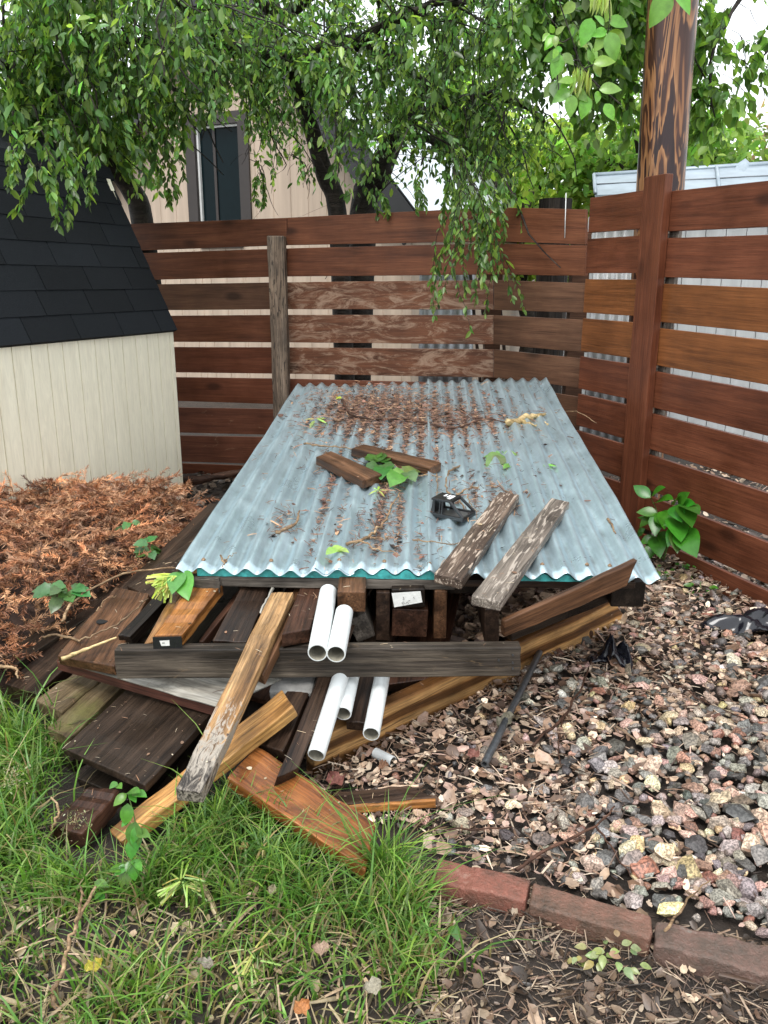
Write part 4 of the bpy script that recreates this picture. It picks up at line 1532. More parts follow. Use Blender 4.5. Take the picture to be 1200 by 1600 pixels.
# toy car cab
def build_toy():
    base = on_sheet(707, 806, .0)
    root = empty('toy_car_cab', base)
    tag(root, 'black plastic toy car cab with white roof stripes on the metal sheets', 'toy')
    fx = Vector((.80, -.60, 0)).normalized()
    fz = SN
    Mx = frame_matrix(base, fx, fz)
    root.matrix_world = Mx
    bpy.context.view_layer.update()

    def poly(name, pts, mat, t=.004, n=None):
        """flat bar polygon thickened along n"""
        n = Vector(n)
        V = [Vector(p) for p in pts] + [Vector(p) + n * t for p in pts]
        k = len(pts)
        F = [tuple(range(k))[::-1], tuple(range(k, 2 * k))] + [(i, (i + 1) % k, (i + 1) % k + k, i + k) for i in range(k)]
        me = mesh_py(name, V, F)
        bm = bmesh.new(); bm.from_mesh(me); bmesh.ops.recalc_face_normals(bm, faces=bm.faces); bm.to_mesh(me); bm.free()
        o = link(name, me, mat, root)
        bevel(o, .0012)
        return o

    def bar(name, a, b, w, h, mat):
        a, b = Vector(a), Vector(b)
        d = (b - a).normalized()
        m = frame_matrix(a, d, Vector((0, 0, 1)) if abs(d.z) < .9 else Vector((1, 0, 0)))
        me = box_mesh(name, -.002, (b - a).length + .002, -w / 2, w / 2, -h / 2, h / 2)
        me.transform(m)
        o = link(name, me, mat, root)
        bevel(o, .0015)
        return o
    B = M['toy_black']
    xr, xf, wy, hz = -.062, .062, .036, .056
    rxr, rxf, rw = -.056, .012, .030          # roof extents
    bar('sill', (xr, -wy, .008), (xf, -wy, .008), .007, .014, B)
    bar('sill', (xr, wy, .008), (xf, wy, .008), .007, .014, B)
    bar('cowl', (xf, -wy, .008), (xf, wy, .008), .008, .014, B)
    poly('rear_panel', [(xr, -wy, .004), (xr, wy, .004), (rxr, rw, hz), (rxr, -rw, hz)], B, .005, (1, 0, 0))
    poly('roof', [(rxr - .003, -rw - .003, hz), (rxf + .003, -rw - .003, hz), (rxf + .003, rw + .003, hz), (rxr - .003, rw + .003, hz)], B, .007, (0, 0, 1))
    for s in (-1, 1):
        bar('windscreen_pillar', (xf, s * wy, .014), (rxf, s * rw, hz + .002), .008, .008, B)
        bar('door_pillar', (-.018, s * wy, .012), (-.016, s * rw, hz), .006, .006, B)
        bar('door_pillar', (-.028, s * wy, .012), (-.026, s * rw, hz), .004, .005, B)
        poly('quarter_panel', [(xr, s * wy, .006), (-.047, s * wy, .006), (-.047, s * rw, hz), (rxr, s * rw, hz)], B, .004, (0, -s, 0))
    bar('header', (rxf, -rw, hz + .001), (rxf, rw, hz + .001), .008, .008, B)
    poly('floor', [(xr, -wy, .006), (xf, -wy, .006), (xf, wy, .006), (xr, wy, .006)], M['toy_floor'], .003, (0, 0, 1))
    for (x0, x1) in ((-.008, .004), (-.034, -.026)):
        poly('stripe', [(x0, -.018, hz + .0072), (x1, -.018, hz + .0072), (x1, .018, hz + .0072), (x0, .018, hz + .0072)] if x0 > -.02 else [(x0, -.0, hz + .0072), (x1, -.0, hz + .0072), (x1, .02, hz + .0072), (x0, .02, hz + .0072)], M['toy_white'], .0008, (0, 0, 1))
    poly('stripe', [(-.019, -.005, hz + .0072), (-.012, -.005, hz + .0072), (-.012, .02, hz + .0072), (-.019, .02, hz + .0072)], M['toy_white'], .0008, (0, 0, 1))
    root.location = base


build_toy()

# ------------------------------------------------------------------ brick edging
def build_bricks():
    mb, n, l, b = newmat('brick_red_wet', .45)
    src, g = objcoords(n, l, (1, 1, 1))
    nz = N(n, 'ShaderNodeTexNoise', Scale=14.0, Detail=8.0, Roughness=.75)
    l.new(src, nz.inputs['Vector'])
    oi = n.new('ShaderNodeObjectInfo')
    cr = ramp(n, [(.3, (.06, .042, .034)), (.45, (.15, .082, .062)), (.58, (.22, .10, .075)), (.68, (.30, .22, .185)), (.8, (.42, .37, .33))])
    l.new(nz.outputs[0], cr.inputs[0])
    c = mixc(n, l, 1.0, cr.outputs[0], oi.outputs['Color'], 'MULTIPLY')
    l.new(c, b.inputs['Base Color'])
    n2 = N(n, 'ShaderNodeTexNoise', Scale=120.0, Detail=5.0, Roughness=.7)
    l.new(src, n2.inputs['Vector'])
    bp = N(n, 'ShaderNodeBump', Strength=1.0, Distance=.006)
    l.new(n2.outputs[0], bp.inputs['Height']); l.new(bp.outputs[0], b.inputs['Normal'])
    l.new(maprange(n, l, nz.outputs[0], .35, .7, .25, .7), b.inputs['Roughness'])
    root = empty('brick_edging', G(900, 1430))
    tag(root, 'row of wet red-brown bricks edging the gravel bed', 'edging')
    bpy.context.view_layer.update()
    Z = .034
    qs = [[(676, 1376), (822, 1408), (830, 1373), (684, 1340)], [(826, 1411), (1017, 1467), (1020, 1431), (833, 1377)], [(1022, 1474), (1215, 1528), (1215, 1480), (1026, 1437)], [(1219, 1530), (1400, 1590), (1400, 1540), (1219, 1482)]]
    cols = [(1.1, .88, .8), (.85, .9, .82), (.68, .86, .88), (1, 1, 1)]
    for q, cc in zip(qs, cols):
        o = slab('brick', [G(x, y, Z) for x, y in q], .075, mb, parent=root, seg=14, warp=.003, bev=0)
        bevel(o, .006, 3)
        o.color = (*cc, 1)


build_bricks()

# ================================================================== vegetation and litter
def rot_frames(d, n):
    """rotation matrices (m,3,3) with columns x=d, y, z~n"""
    d = d / np.linalg.norm(d, axis=1, keepdims=True)
    y = np.cross(n, d)
    ln_ = np.linalg.norm(y, axis=1, keepdims=True)
    y = y / np.maximum(ln_, 1e-6)
    z = np.cross(d, y)
    return np.stack([d, y, z], axis=2)


def scatter(tv, tf, pos, rot, scale, col=None):
    """instances of a template as one array mesh; tv (k,3), tf list of (m,q)"""
    n, k = len(pos), len(tv)
    sc = np.asarray(scale, float)
    if sc.ndim == 1: sc = np.repeat(sc[:, None], 3, 1)
    P_ = np.einsum('nij,nkj->nki', rot, tv[None] * sc[:, None, :]) + pos[:, None, :]
    off = (np.arange(n) * k)[:, None, None]
    F_ = [(np.asarray(f)[None] + off).reshape(-1, len(f[0])) for f in tf]
    C_ = None if col is None else np.repeat(col, k, axis=0)
    return P_.reshape(-1, 3), F_, C_


def merge(parts):
    V, F, C, o = [], {}, [], 0
    for v, f, c in parts:
        V.append(v)
        for q in f: F.setdefault(q.shape[1], []).append(q + o)
        if c is not None: C.append(c)
        o += len(v)
    return np.concatenate(V), [np.concatenate(x) for x in F.values()], (np.concatenate(C) if C else None)


def unit(n):
    v = rng.normal(size=(n, 3))
    return v / np.linalg.norm(v, axis=1, keepdims=True)


LEAF_V = np.array([(0, 0, 0), (.28, .2, .05), (.66, .19, .03), (1, 0, -.10), (.66, -.19, .03), (.28, -.2, .05)])
LEAF_F = [[(0, 3, 2, 1), (0, 5, 4, 3)]]

M['leaf_tree'] = tintmat('leaf_tree', rough=.3, trans=.48, transtint=(1.6, 1.65, .75))
M['leaf_bright'] = tintmat('leaf_bright', rough=.4, trans=.5, transtint=(1.4, 1.45, .7))
M['leaf_far'] = tintmat('leaf_far', rough=.55, trans=.5, transtint=(1.3, 1.4, .8))
M['grass'] = tintmat('grass', rough=.4, trans=.35, transtint=(1.3, 1.4, .7))
M['litter'] = tintmat('litter', rough=.42, noise=.3, noise_scale=90, trans=.0)
M['needle'] = tintmat('needle', rough=.55)
M['stone_mass'] = tintmat('stone_mass', rough=.5, noise=.35, speckle=True, bump=.5, noise_scale=110)
M['stone'] = tintmat('stone', rough=.5, noise=.35, speckle=True, objcol=True, bump=.5, noise_scale=2.2, spk=6.5)
M['leaf_obj'] = tintmat('leaf_plant', rough=.28, trans=.3, objcol=True, noise=.25, noise_scale=3.5, transtint=(1.4, 1.5, .6))
M['stem_green'] = plain('stem_green', (.10, .16, .04), .5)


def grow_twigs(S, D, step, nst, droop, wob=.12):
    pts = [S]
    d = D / np.linalg.norm(D, axis=1, keepdims=True)
    for i in range(nst):
        d = d + np.array([0, 0, -1.0])[None] * droop[:, None] + rng.normal(size=d.shape) * wob
        d /= np.linalg.norm(d, axis=1, keepdims=True)
        pts.append(pts[-1] + d * step[:, None])
    return np.stack(pts, 1)           # (n, nst+1, 3)


TRI = np.array([(1, 0, 0), (-.5, .87, 0), (-.5, -.87, 0)])


def twig_mesh(pts, r0, r1):
    n, k, _ = pts.shape
    rad = np.linspace(r0, r1, k)
    V = pts[:, :, None, :] + TRI[None, None] * rad[None, :, None, None] + np.array([0, 0, 0])
    V[:, :, :, 2] += np.array([.3, -.15, -.15])[None, None] * rad[None, :, None]
    V = V.reshape(-1, 3)
    base = (np.arange(n) * k * 3)[:, None, None]
    i = np.arange(k - 1)[None, :, None] * 3
    j = np.arange(3)[None, None, :]
    j2 = (j + 1) % 3
    F_ = np.stack([base + i + j, base + i + j2, base + i + 3 + j2, base + i + 3 + j], -1).reshape(-1, 4)
    return V, [F_], None


def leaves_on(pts, per, size, spread=.8, cols=None, hang=.5, skip=1):
    """leaves along twigs; returns pos, rot, size, colour"""
    n, k, _ = pts.shape
    seg = pts[:, 1:] - pts[:, :-1]
    pos, dr = [], []
    for r in range(per):
        t = rng.random((n, k - 1, 1))
        p = pts[:, :-1] + seg * t
        pos.append(p[:, skip:].reshape(-1, 3))
        dr.append(seg[:, skip:].reshape(-1, 3))
    pos, dr = np.concatenate(pos), np.concatenate(dr)
    m = len(pos)
    dr /= np.linalg.norm(dr, axis=1, keepdims=True)
    d = dr * .6 + unit(m) * spread + np.array([0, 0, -hang])
    nrm = unit(m) * .8 + np.array([0, 0, 1.0])
    rot = rot_frames(d, nrm)
    sz = size * np.exp(rng.normal(size=m) * .25)
    return pos, rot, sz


def tints(m, base, var=.35, bright=None, pb=.15):
    b = np.array(base)[None] * np.exp(rng.normal(size=(m, 1)) * var)
    b = b * np.exp(rng.normal(size=(m, 3)) * .08)
    if bright is not None:
        k = rng.random(m) < pb
        b[k] = np.array(bright)[None] * np.exp(rng.normal(size=(k.sum(), 1)) * .2)
    return b


def limbs(name, specs, parent, mat='bark', sides=8):
    o = tubes(name, specs, M[mat], sides=sides)
    o.parent = parent
    o.matrix_parent_inverse = parent.matrix_world.inverted()
    return o


def lin(a, b, n): return [a + (b - a) * i / (n - 1) for i in range(n)]


def px_path(seq, n=5, jit=0.0):
    return smooth_path([AT(x, y, Y) for x, y, Y in seq], n, jit)


# lower outline of the foliage, by picture column
OUT_X = np.array([-300, 0, 40, 60, 110, 135, 180, 215, 260, 285, 300, 380, 395, 440, 480, 520, 560, 600, 640, 680, 700, 720, 770, 800, 850, 880, 905, 940, 1000])
OUT_Y = np.array([300, 242, 245, 258, 262, 245, 265, 300, 290, 250, 196, 196, 270, 300, 290, 318, 320, 290, 300, 318, 330, 345, 345, 322, 318, 250, 215, 190, 150])


def prune(pos, soft=22, p_window=.12):
    x, y = projn(pos)
    lim = np.interp(x, OUT_X, OUT_Y) + rng.normal(size=len(x)) * soft * .5
    keep = y < lim
    win = (x > 295) & (x < 380) & (y > 190)
    keep &= ~win | (rng.random(len(x)) < p_window)
    # thin veil over the house wall and the roof
    veil = (x > 385) & (x < 640) & (y > 225)
    keep &= ~veil | (rng.random(len(x)) < .75)
    veil2 = (x > 165) & (x < 300) & (y > 235)
    keep &= ~veil2 | (rng.random(len(x)) < .6)
    tx_ = np.interp(y, [80, 152, 205, 275, 331], [446, 470, 488, 508, 527])
    keep &= ~((np.abs(x - tx_) < 17) & (y > 60)) | (rng.random(len(x)) < .4)
    rf = (x > 598) & (x < 692) & (y > 238)
    keep &= ~rf | (rng.random(len(x)) < .5)
    gap = np.sin(x * .043 + 1.7) * np.sin(y * .057 + .6) + .5 * np.sin(x * .11 + y * .07)
    keep &= ~((gap > .62) & (y < 200)) | (rng.random(len(x)) < .45)
    return keep


def build_weeping_tree():
    base = AT(527, 331, 5.95)
    root = empty('weeping_tree', (base.x, base.y, 0))
    tag(root, 'big weeping tree with dark forked trunk spreading over the back fence', 'tree')
    bpy.context.view_layer.update()
    tr = [Vector((base.x + .05, base.y, -.05)), Vector((base.x + .03, base.y, .8))] + [AT(x, y, 5.95) for x, y in ((527, 331), (508, 275), (488, 205), (470, 152))]
    trunk = smooth_path(tr, 4)
    limbs('trunk', [(trunk, lin(.075, .05, len(trunk)))], root, sides=10)
    lean = smooth_path([Vector((AT(560, 331, 6.2).x - .05, 6.2, 0)), AT(568, 335, 6.2), AT(590, 275, 6.2), AT(618, 212, 6.25), AT(655, 150, 6.3), AT(700, 80, 6.4)], 4)
    limbs('trunk', [(lean, lin(.115, .045, len(lean)))], root, sides=10)
    main = [
        [(470, 152, 5.95), (452, 110, 5.9), (415, 88, 5.7), (345, 70, 5.5), (250, 60, 5.2), (120, 75, 4.9)],
        [(470, 152, 5.95), (446, 90, 6.0), (434, 30, 6.1), (428, -60, 6.2), (440, -200, 6.3)],
        [(455, 112, 5.9), (500, 75, 5.8), (560, 70, 5.6), (620, 95, 5.4), (680, 140, 5.2)],
        [(434, 30, 6.1), (370, -40, 5.6), (250, -120, 5.0), (80, -160, 4.4)],
        [(434, 30, 6.1), (560, -60, 5.6), (720, -120, 5.2), (880, -130, 5.0)],
        [(618, 212, 6.25), (700, 160, 5.9), (790, 150, 5.5), (850, 190, 5.3)],
        [(655, 150, 6.3), (760, 60, 6.0), (880, 40, 5.8), (960, 60, 5.6)],
        [(700, 80, 6.4), (720, -60, 6.2), (700, -200, 6.0)],
        [(345, 70, 5.5), (290, 10, 5.0), (200, -40, 4.5), (60, -60, 4.0)],
        [(560, 70, 5.6), (640, 20, 5.2), (740, 0, 4.9)],
        [(618, 212, 6.25), (660, 215, 5.8), (735, 255, 5.3)],
    ]
    specs, tips = [], []
    for q in main:
        pth = px_path(q, 5, .008)
        specs.append((pth, lin(.042, .012, len(pth))))
        tips += [np.array(p) for p in pth[2:]]
    limbs('branch', specs[:6], root)
    limbs('branch', specs[6:], root)
    tips = np.array(tips)
    # secondary branches
    nb = 150
    s = tips[rng.integers(0, len(tips), nb)]
    dd = unit(nb) * np.array([1, .8, .45]) + np.array([0, -.25, .25])
    sec = grow_twigs(s, dd, rng.uniform(.07, .13, nb), 9, np.full(nb, .10), .2)
    v, f, _ = twig_mesh(sec, .011, .004)
    o = link('branch', mesh_np('secondary_branches', v, f), M['bark']); o['kind'] = 'stuff'
    o.parent = root; o.matrix_parent_inverse = root.matrix_world.inverted()
    # twigs
    src = np.concatenate([sec.reshape(-1, 3), tips])
    nt = 2250
    S = src[rng.integers(0, len(src), nt)] + rng.normal(size=(nt, 3)) * .05
    D = unit(nt) * np.array([1, 1, .5]) + np.array([0, -.1, .15])
    tw = grow_twigs(S, D, rng.uniform(.035, .065, nt), 10, rng.uniform(.12, .32, nt), .14)
    kt = prune(tw[:, -1], 10)
    tw = tw[kt | (rng.random(len(tw)) < .25)]
    pos, rot, sz = leaves_on(tw, 2, .042)
    kp = prune(pos)
    pos, rot, sz = pos[kp], rot[kp], sz[kp]
    parts = [scatter(LEAF_V, LEAF_F, pos, rot, sz, tints(len(pos), (.098, .19, .056), .5, (.24, .36, .08), .22))]
    o = link('crown', mesh_np('weeping_crown', *merge(parts)), M['leaf_tree'])
    o.parent = root; o.matrix_parent_inverse = root.matrix_world.inverted()
    kk = prune(tw.reshape(-1, 3)).reshape(tw.shape[:2]).all(1)
    v, f, _ = twig_mesh(tw[kk], .0045, .0016)
    o = link('twigs', mesh_np('weeping_twigs', v, f), M['bark']); o['kind'] = 'stuff'
    o.parent = root; o.matrix_parent_inverse = root.matrix_world.inverted()
    # long weeping shoots that hang over the fence and the shed
    shoots = []
    for (x, y0, Y, ln_, k) in ((742, 285, 4.45, .74, 10), (728, 300, 4.5, .45, 5), (762, 290, 4.5, .34, 5), (745, 330, 4.4, .55, 5), (782, 280, 4.6, .3, 3), (700, 270, 4.7, .3, 4),
                               (74, 232, 3.6, .30, 3), (98, 225, 3.6, .25, 2), (62, 240, 3.55, .24, 2), (128, 225, 3.8, .16, 2), (255, 215, 4.9, .3, 4), (240, 200, 4.9, .25, 3), (262, 290, 5.2, .12, 2),
                               (575, 290, 5.0, .2, 3), (650, 270, 5.0, .22, 3), (400, 270, 5.3, .25, 3), (20, 220, 3.7, .2, 3), (150, 240, 3.9, .16, 2)):
        for i in range(k):
            st = AT(x + random.gauss(0, 6), y0 + random.gauss(0, 10), Y + random.gauss(0, .06))
            l_ = ln_ * random.uniform(.65, 1.05)
            shoots.append((st, l_))
    S = np.array([p[0] for p in shoots]); L = np.array([p[1] for p in shoots])
    D = unit(len(S)) * np.array([.5, .5, .2]) + np.array([0, 0, -.25])
    tw = grow_twigs(S, D, L / 13, 13, np.full(len(S), .30), .16)
    pos, rot, sz = leaves_on(tw, 3, .037, hang=.6)
    o = link('hanging_shoots', mesh_np('shoots_leaves', *scatter(LEAF_V, LEAF_F, pos, rot, sz, tints(len(pos), (.095, .18, .045), .38, (.2, .3, .06), .25))), M['leaf_tree'])
    o.parent = root; o.matrix_parent_inverse = root.matrix_world.inverted()
    v, f, _ = twig_mesh(tw, .003, .001)
    o = link('twigs', mesh_np('shoot_twigs', v, f), M['bark']); o['kind'] = 'stuff'
    o.parent = root; o.matrix_parent_inverse = root.matrix_world.inverted()
    # bare hanging twigs in front of the house wall
    nb = 60
    S = np.array([AT(random.uniform(385, 640), random.uniform(170, 260), random.uniform(5.3, 6.2)) for i in range(nb)])
    tw = grow_twigs(S, unit(nb) * np.array([1, .4, .5]), rng.uniform(.02, .05, nb), 10, np.full(nb, .14), .22)
    tw = tw[tw[:, :, 2].min(1) > 1.62]
    v, f, _ = twig_mesh(tw, .005, .0015)
    o = link('twigs', mesh_np('bare_twigs', v, f), M['bark']); o['kind'] = 'stuff'
    o.parent = root; o.matrix_parent_inverse = root.matrix_world.inverted()


build_weeping_tree()


def build_left_tree():
    b = AT(226, 350, 5.75)
    root = empty('leaning_tree', (b.x + .05, b.y, 0))
    tag(root, 'smaller dark leaning tree right behind the black shed roof', 'tree')
    bpy.context.view_layer.update()
    pth = smooth_path([Vector((b.x + .03, b.y, -.05)), Vector((b.x + .02, b.y, .9))] + [AT(x, y, Y) for x, y, Y in ((222, 345, 5.75), (207, 300, 5.75), (175, 256, 5.7), (140, 222, 5.6), (85, 170, 5.4), (40, 110, 5.2), (-20, 40, 5.0))], 4)
    limbs('trunk', [(pth, lin(.085, .035, len(pth)))], root, sides=10)
    br = [[(175, 256, 5.7), (150, 200, 5.5), (160, 130, 5.3), (200, 60, 5.1)], [(140, 222, 5.6), (80, 215, 5.2), (20, 190, 4.8), (-60, 180, 4.5)], [(85, 170, 5.4), (60, 90, 5.0), (90, 0, 4.6), (140, -60, 4.3)], [(40, 110, 5.2), (0, 100, 4.6), (-60, 90, 4.2)]]
    specs, tips = [], []
    for q in br:
        p = px_path(q, 5, .008)
        specs.append((p, lin(.03, .010, len(p))))
        tips += [np.array(x) for x in p[2:]]
    limbs('branch', specs, root)
    tips = np.array(tips + [np.array(x) for x in pth[-8:]])
    nb = 60
    sec = grow_twigs(tips[rng.integers(0, len(tips), nb)], unit(nb) * np.array([1, .8, .4]) + np.array([0, -.3, .2]), rng.uniform(.06, .11, nb), 8, np.full(nb, .1), .2)
    v, f, _ = twig_mesh(sec, .010, .004)
    o = link('branch', mesh_np('left_secondary', v, f), M['bark']); o['kind'] = 'stuff'
    o.parent = root; o.matrix_parent_inverse = root.matrix_world.inverted()
    src = np.concatenate([sec.reshape(-1, 3), tips])
    nt = 850
    S = src[rng.integers(0, len(src), nt)] + rng.normal(size=(nt, 3)) * .05
    tw = grow_twigs(S, unit(nt) * np.array([1, 1, .5]), rng.uniform(.03, .055, nt), 10, rng.uniform(.12, .32, nt), .14)
    pos, rot, sz = leaves_on(tw, 2, .05)
    kp = prune(pos)
    o = link('crown', mesh_np('left_crown', *scatter(LEAF_V, LEAF_F, pos[kp], rot[kp], sz[kp], tints(kp.sum(), (.105, .2, .058), .5, (.25, .37, .08), .24))), M['leaf_tree'])
    o.parent = root; o.matrix_parent_inverse = root.matrix_world.inverted()
    kk = prune(tw.reshape(-1, 3)).reshape(tw.shape[:2]).all(1)
    v, f, _ = twig_mesh(tw[kk], .0045, .0016)
    o = link('twigs', mesh_np('left_twigs', v, f), M['bark']); o['kind'] = 'stuff'
    o.parent = root; o.matrix_parent_inverse = root.matrix_world.inverted()


build_left_tree()


def cloud_tree(name, label, x, y, h0, h1, rx, ry, n, size, base, bright, mat, blobs=14, holes=0.0):
    """free-standing tree: trunk, limbs and a crown of leaf clumps"""
    root = empty(name, (x, y, 0))
    tag(root, label, 'tree', 'trees beyond the yard')
    bpy.context.view_layer.update()
    c = Vector((x, y, 0))
    tk = smooth_path([c, c + Vector((.1, 0, h0 * .5)), c + Vector((-.05, .1, h0)), c + Vector((0, 0, (h0 + h1) / 2))], 4)
    limbs('trunk', [(tk, lin(.16, .05, len(tk)))], root)
    cz = (h0 + h1) / 2
    B = unit(blobs) * rng.uniform(.45, 1.0, (blobs, 1)) * np.array([rx, ry, (h1 - h0) / 2]) + np.array([x, y, cz])
    specs = []
    for b in B:
        p = smooth_path([tk[-3], (Vector(tk[-3]) + Vector(b)) / 2 + Vector((0, 0, .15)), Vector(b)], 4)
        specs.append((p, lin(.035, .008, len(p))))
    limbs('branch', specs, root, sides=5)
    k = rng.integers(0, blobs, n)
    rad = rng.uniform(.25, .62, blobs)[k] * min(rx, (h1 - h0) / 2)
    pos = B[k] + unit(n) * (rng.random((n, 1)) ** .45) * rad[:, None] * np.array([1.15, 1.15, .8])
    d = unit(n) + np.array([0, 0, -.5])
    rot = rot_frames(d, unit(n) * .8 + np.array([0, 0, 1.0]))
    sz = size * np.exp(rng.normal(size=n) * .25)
    o = link('crown', mesh_np(name + '_crown', *scatter(LEAF_V * np.array([1, 1.35, 1]), LEAF_F, pos, rot, sz, tints(n, base, .3, bright, .2))), M[mat])
    o.parent = root; o.matrix_parent_inverse = root.matrix_world.inverted()


cloud_tree('background_tree', 'bright yellow-green tree beyond the corner of the back fence', 1.9, 11.5, 1.2, 3.6, 1.7, 1.2, 9000, .11, (.24, .36, .06), (.42, .5, .10), 'leaf_far')
cloud_tree('background_tree', 'light green tree beyond the fence, filling the gap beside the hanging shoots', .9, 13.5, 1.4, 4.4, 1.6, 1.2, 8000, .12, (.2, .33, .07), (.36, .48, .10), 'leaf_far')
cloud_tree('background_tree', 'olive tree with rusty patches beyond the metal roof', 6.4, 13.5, 1.4, 4.0, 1.9, 1.4, 7500, .12, (.22, .27, .08), (.42, .28, .16), 'leaf_far')
cloud_tree('background_tree', 'dense green tree directly behind the peeled log pole', 3.0, 10.0, 1.6, 3.4, 1.1, 1.0, 5000, .10, (.16, .28, .06), (.32, .44, .09), 'leaf_far')


def build_ash():
    """round-leaved tree whose boughs hang behind and beside the pole"""
    root = empty('ash_tree', (2.9, 6.0, 0))
    tag(root, 'loose round-leaved tree hanging down around the peeled log pole', 'tree')
    bpy.context.view_layer.update()
    tk = smooth_path([Vector((2.9, 5.6, 0)), Vector((2.86, 5.6, 1.5)), Vector((2.9, 5.5, 2.6)), Vector((2.7, 5.4, 3.6)), Vector((2.5, 5.3, 4.4))], 4)
    limbs('trunk', [(tk, lin(.1, .05, len(tk)))], root)
    br = [[(1480, -300, 5.4), (1250, -160, 5.3), (1080, -60, 5.2), (960, 0, 5.1)], [(1400, -250, 5.4), (1200, -60, 5.3), (1120, 60, 5.2), (1110, 170, 5.2)], [(1300, -200, 5.4), (1130, -90, 5.3), (1000, 30, 5.3), (930, 150, 5.3)], [(1400, -120, 5.4), (1280, 0, 5.3), (1190, 90, 5.2)], [(1150, -120, 5.2), (1020, -80, 5.0), (900, -40, 4.8), (860, 40, 4.8)]]
    specs, tips = [], []
    for q in br:
        p = px_path(q, 5, .006)
        specs.append((p, lin(.02, .005, len(p))))
        tips += [np.array(x) for x in p[8:]]
    limbs('branch', specs, root)
    tips = np.array(tips)
    nt = 250
    S = tips[rng.integers(0, len(tips), nt)] + rng.normal(size=(nt, 3)) * .06
    tw = grow_twigs(S, unit(nt) * np.array([1, 1, .6]), rng.uniform(.03, .055, nt), 9, rng.uniform(.15, .3, nt), .15)
    pos, rot, sz = leaves_on(tw, 2, .066)
    x, y = projn(pos)
    lim = np.interp(x, [860, 900, 960, 1000, 1080, 1100, 1130, 1165, 1185, 1200], [150, 200, 220, 240, 250, 262, 230, 190, 120, 110]) + rng.normal(size=len(x)) * 12
    sky_gap = (x > 1085) & (y < np.interp(x, [1085, 1120, 1160, 1200], [-50, 10, 60, 40])) & (rng.random(len(x)) < .85)
    gap2 = (x > 1135) & (x < 1175) & (y > 70) & (y < 150) & (rng.random(len(x)) < .8)
    kp = (y < lim) & ~sky_gap & ~gap2
    lv = LEAF_V * np.array([1, 1.5, 1])
    o = link('crown', mesh_np('ash_crown', *scatter(lv, LEAF_F, pos[kp], rot[kp], sz[kp], tints(kp.sum(), (.12, .23, .055), .35, (.22, .36, .07), .25))), M['leaf_bright'])
    o.parent = root; o.matrix_parent_inverse = root.matrix_world.inverted()
    kk = (projn(tw.reshape(-1, 3))[1].reshape(tw.shape[:2]) < 240).all(1)
    v, f, _ = twig_mesh(tw[kk], .003, .001)
    o = link('twigs', mesh_np('ash_twigs', v, f), M['bark']); o['kind'] = 'stuff'
    o.parent = root; o.matrix_parent_inverse = root.matrix_world.inverted()


build_ash()


# ---- single leaves as parts -------------------------------------------------
def leaf_mesh(kind=0):
    """a finer leaf: 2 x 6 grid, pointed, folded along the midrib; unit length along x"""
    V, F = [], []
    n = 7
    for i in range(n + 1):
        t = i / n
        w_ = {0: .30 * math.sin(math.pi * t ** .8) ** .9, 1: .40 * math.sin(math.pi * min(1, t * .94 + .03) ** .62), 2: .085 * math.sin(math.pi * t ** .9), 3: .035 + .01 * t}[kind]
        if kind == 1: w_ *= 1 + .18 * math.cos(t * 9)
        zc = -.22 * t * t
        V += [(t, w_, zc + .25 * w_), (t, 0, zc), (t, -w_, zc + .25 * w_)]
    for i in range(n):
        a = 3 * i
        F += [(a, a + 1, a + 4, a + 3), (a + 1, a + 2, a + 5, a + 4)]
    return mesh_py('leaf', V, F, True)


LEAF = [leaf_mesh(0), leaf_mesh(1), leaf_mesh(2), leaf_mesh(3)]
for m_ in LEAF: m_.materials.append(M['leaf_obj'])


def dead_leaf(seed):
    """crumpled dry leaf with a ragged outline"""
    r_ = random.Random(seed)
    V, F = [], []
    nx_, ny_ = 8, 6
    for i in range(nx_ + 1):
        t = i / nx_
        hw = .36 * math.sin(math.pi * min(1, t * .92 + .05) ** .8) * (1 + .28 * math.sin(t * 17 + seed)) + .015
        for j in range(ny_ + 1):
            q = j / ny_ * 2 - 1
            V.append((t, q * hw * r_.uniform(.88, 1.1), .10 * math.sin(5 * t + seed) + .16 * abs(q) ** 1.5 * (1 + .5 * math.sin(9 * t)) + r_.uniform(-.035, .035)))
    for i in range(nx_):
        for j in range(ny_):
            a = i * (ny_ + 1) + j
            F.append((a, a + 1, a + ny_ + 2, a + ny_ + 1))
    me = mesh_py('dead_leaf', V, F, False)
    me.materials.append(M['leaf_dead'])
    return me


M['leaf_dead'] = tintmat('leaf_dead', rough=.6, objcol=True, noise=.45, noise_scale=9, trans=.12, bump=.4)
LEAF += [dead_leaf(1.3), dead_leaf(4.1), dead_leaf(7.7)]


def add_leaf(parent, base, tip_dir, nrm, size, col, kind=0, name='leaf'):
    o = link(name, LEAF[kind], None, parent)
    Mx = frame_matrix(Vector(base), Vector(tip_dir), Vector(nrm))
    o.matrix_parent_inverse = parent.matrix_world.inverted()
    o.matrix_basis = Mx @ Matrix.Scale(size, 4)
    c = [x * random.uniform(.75, 1.3) for x in col]
    o.color = (*c, 1)
    return o


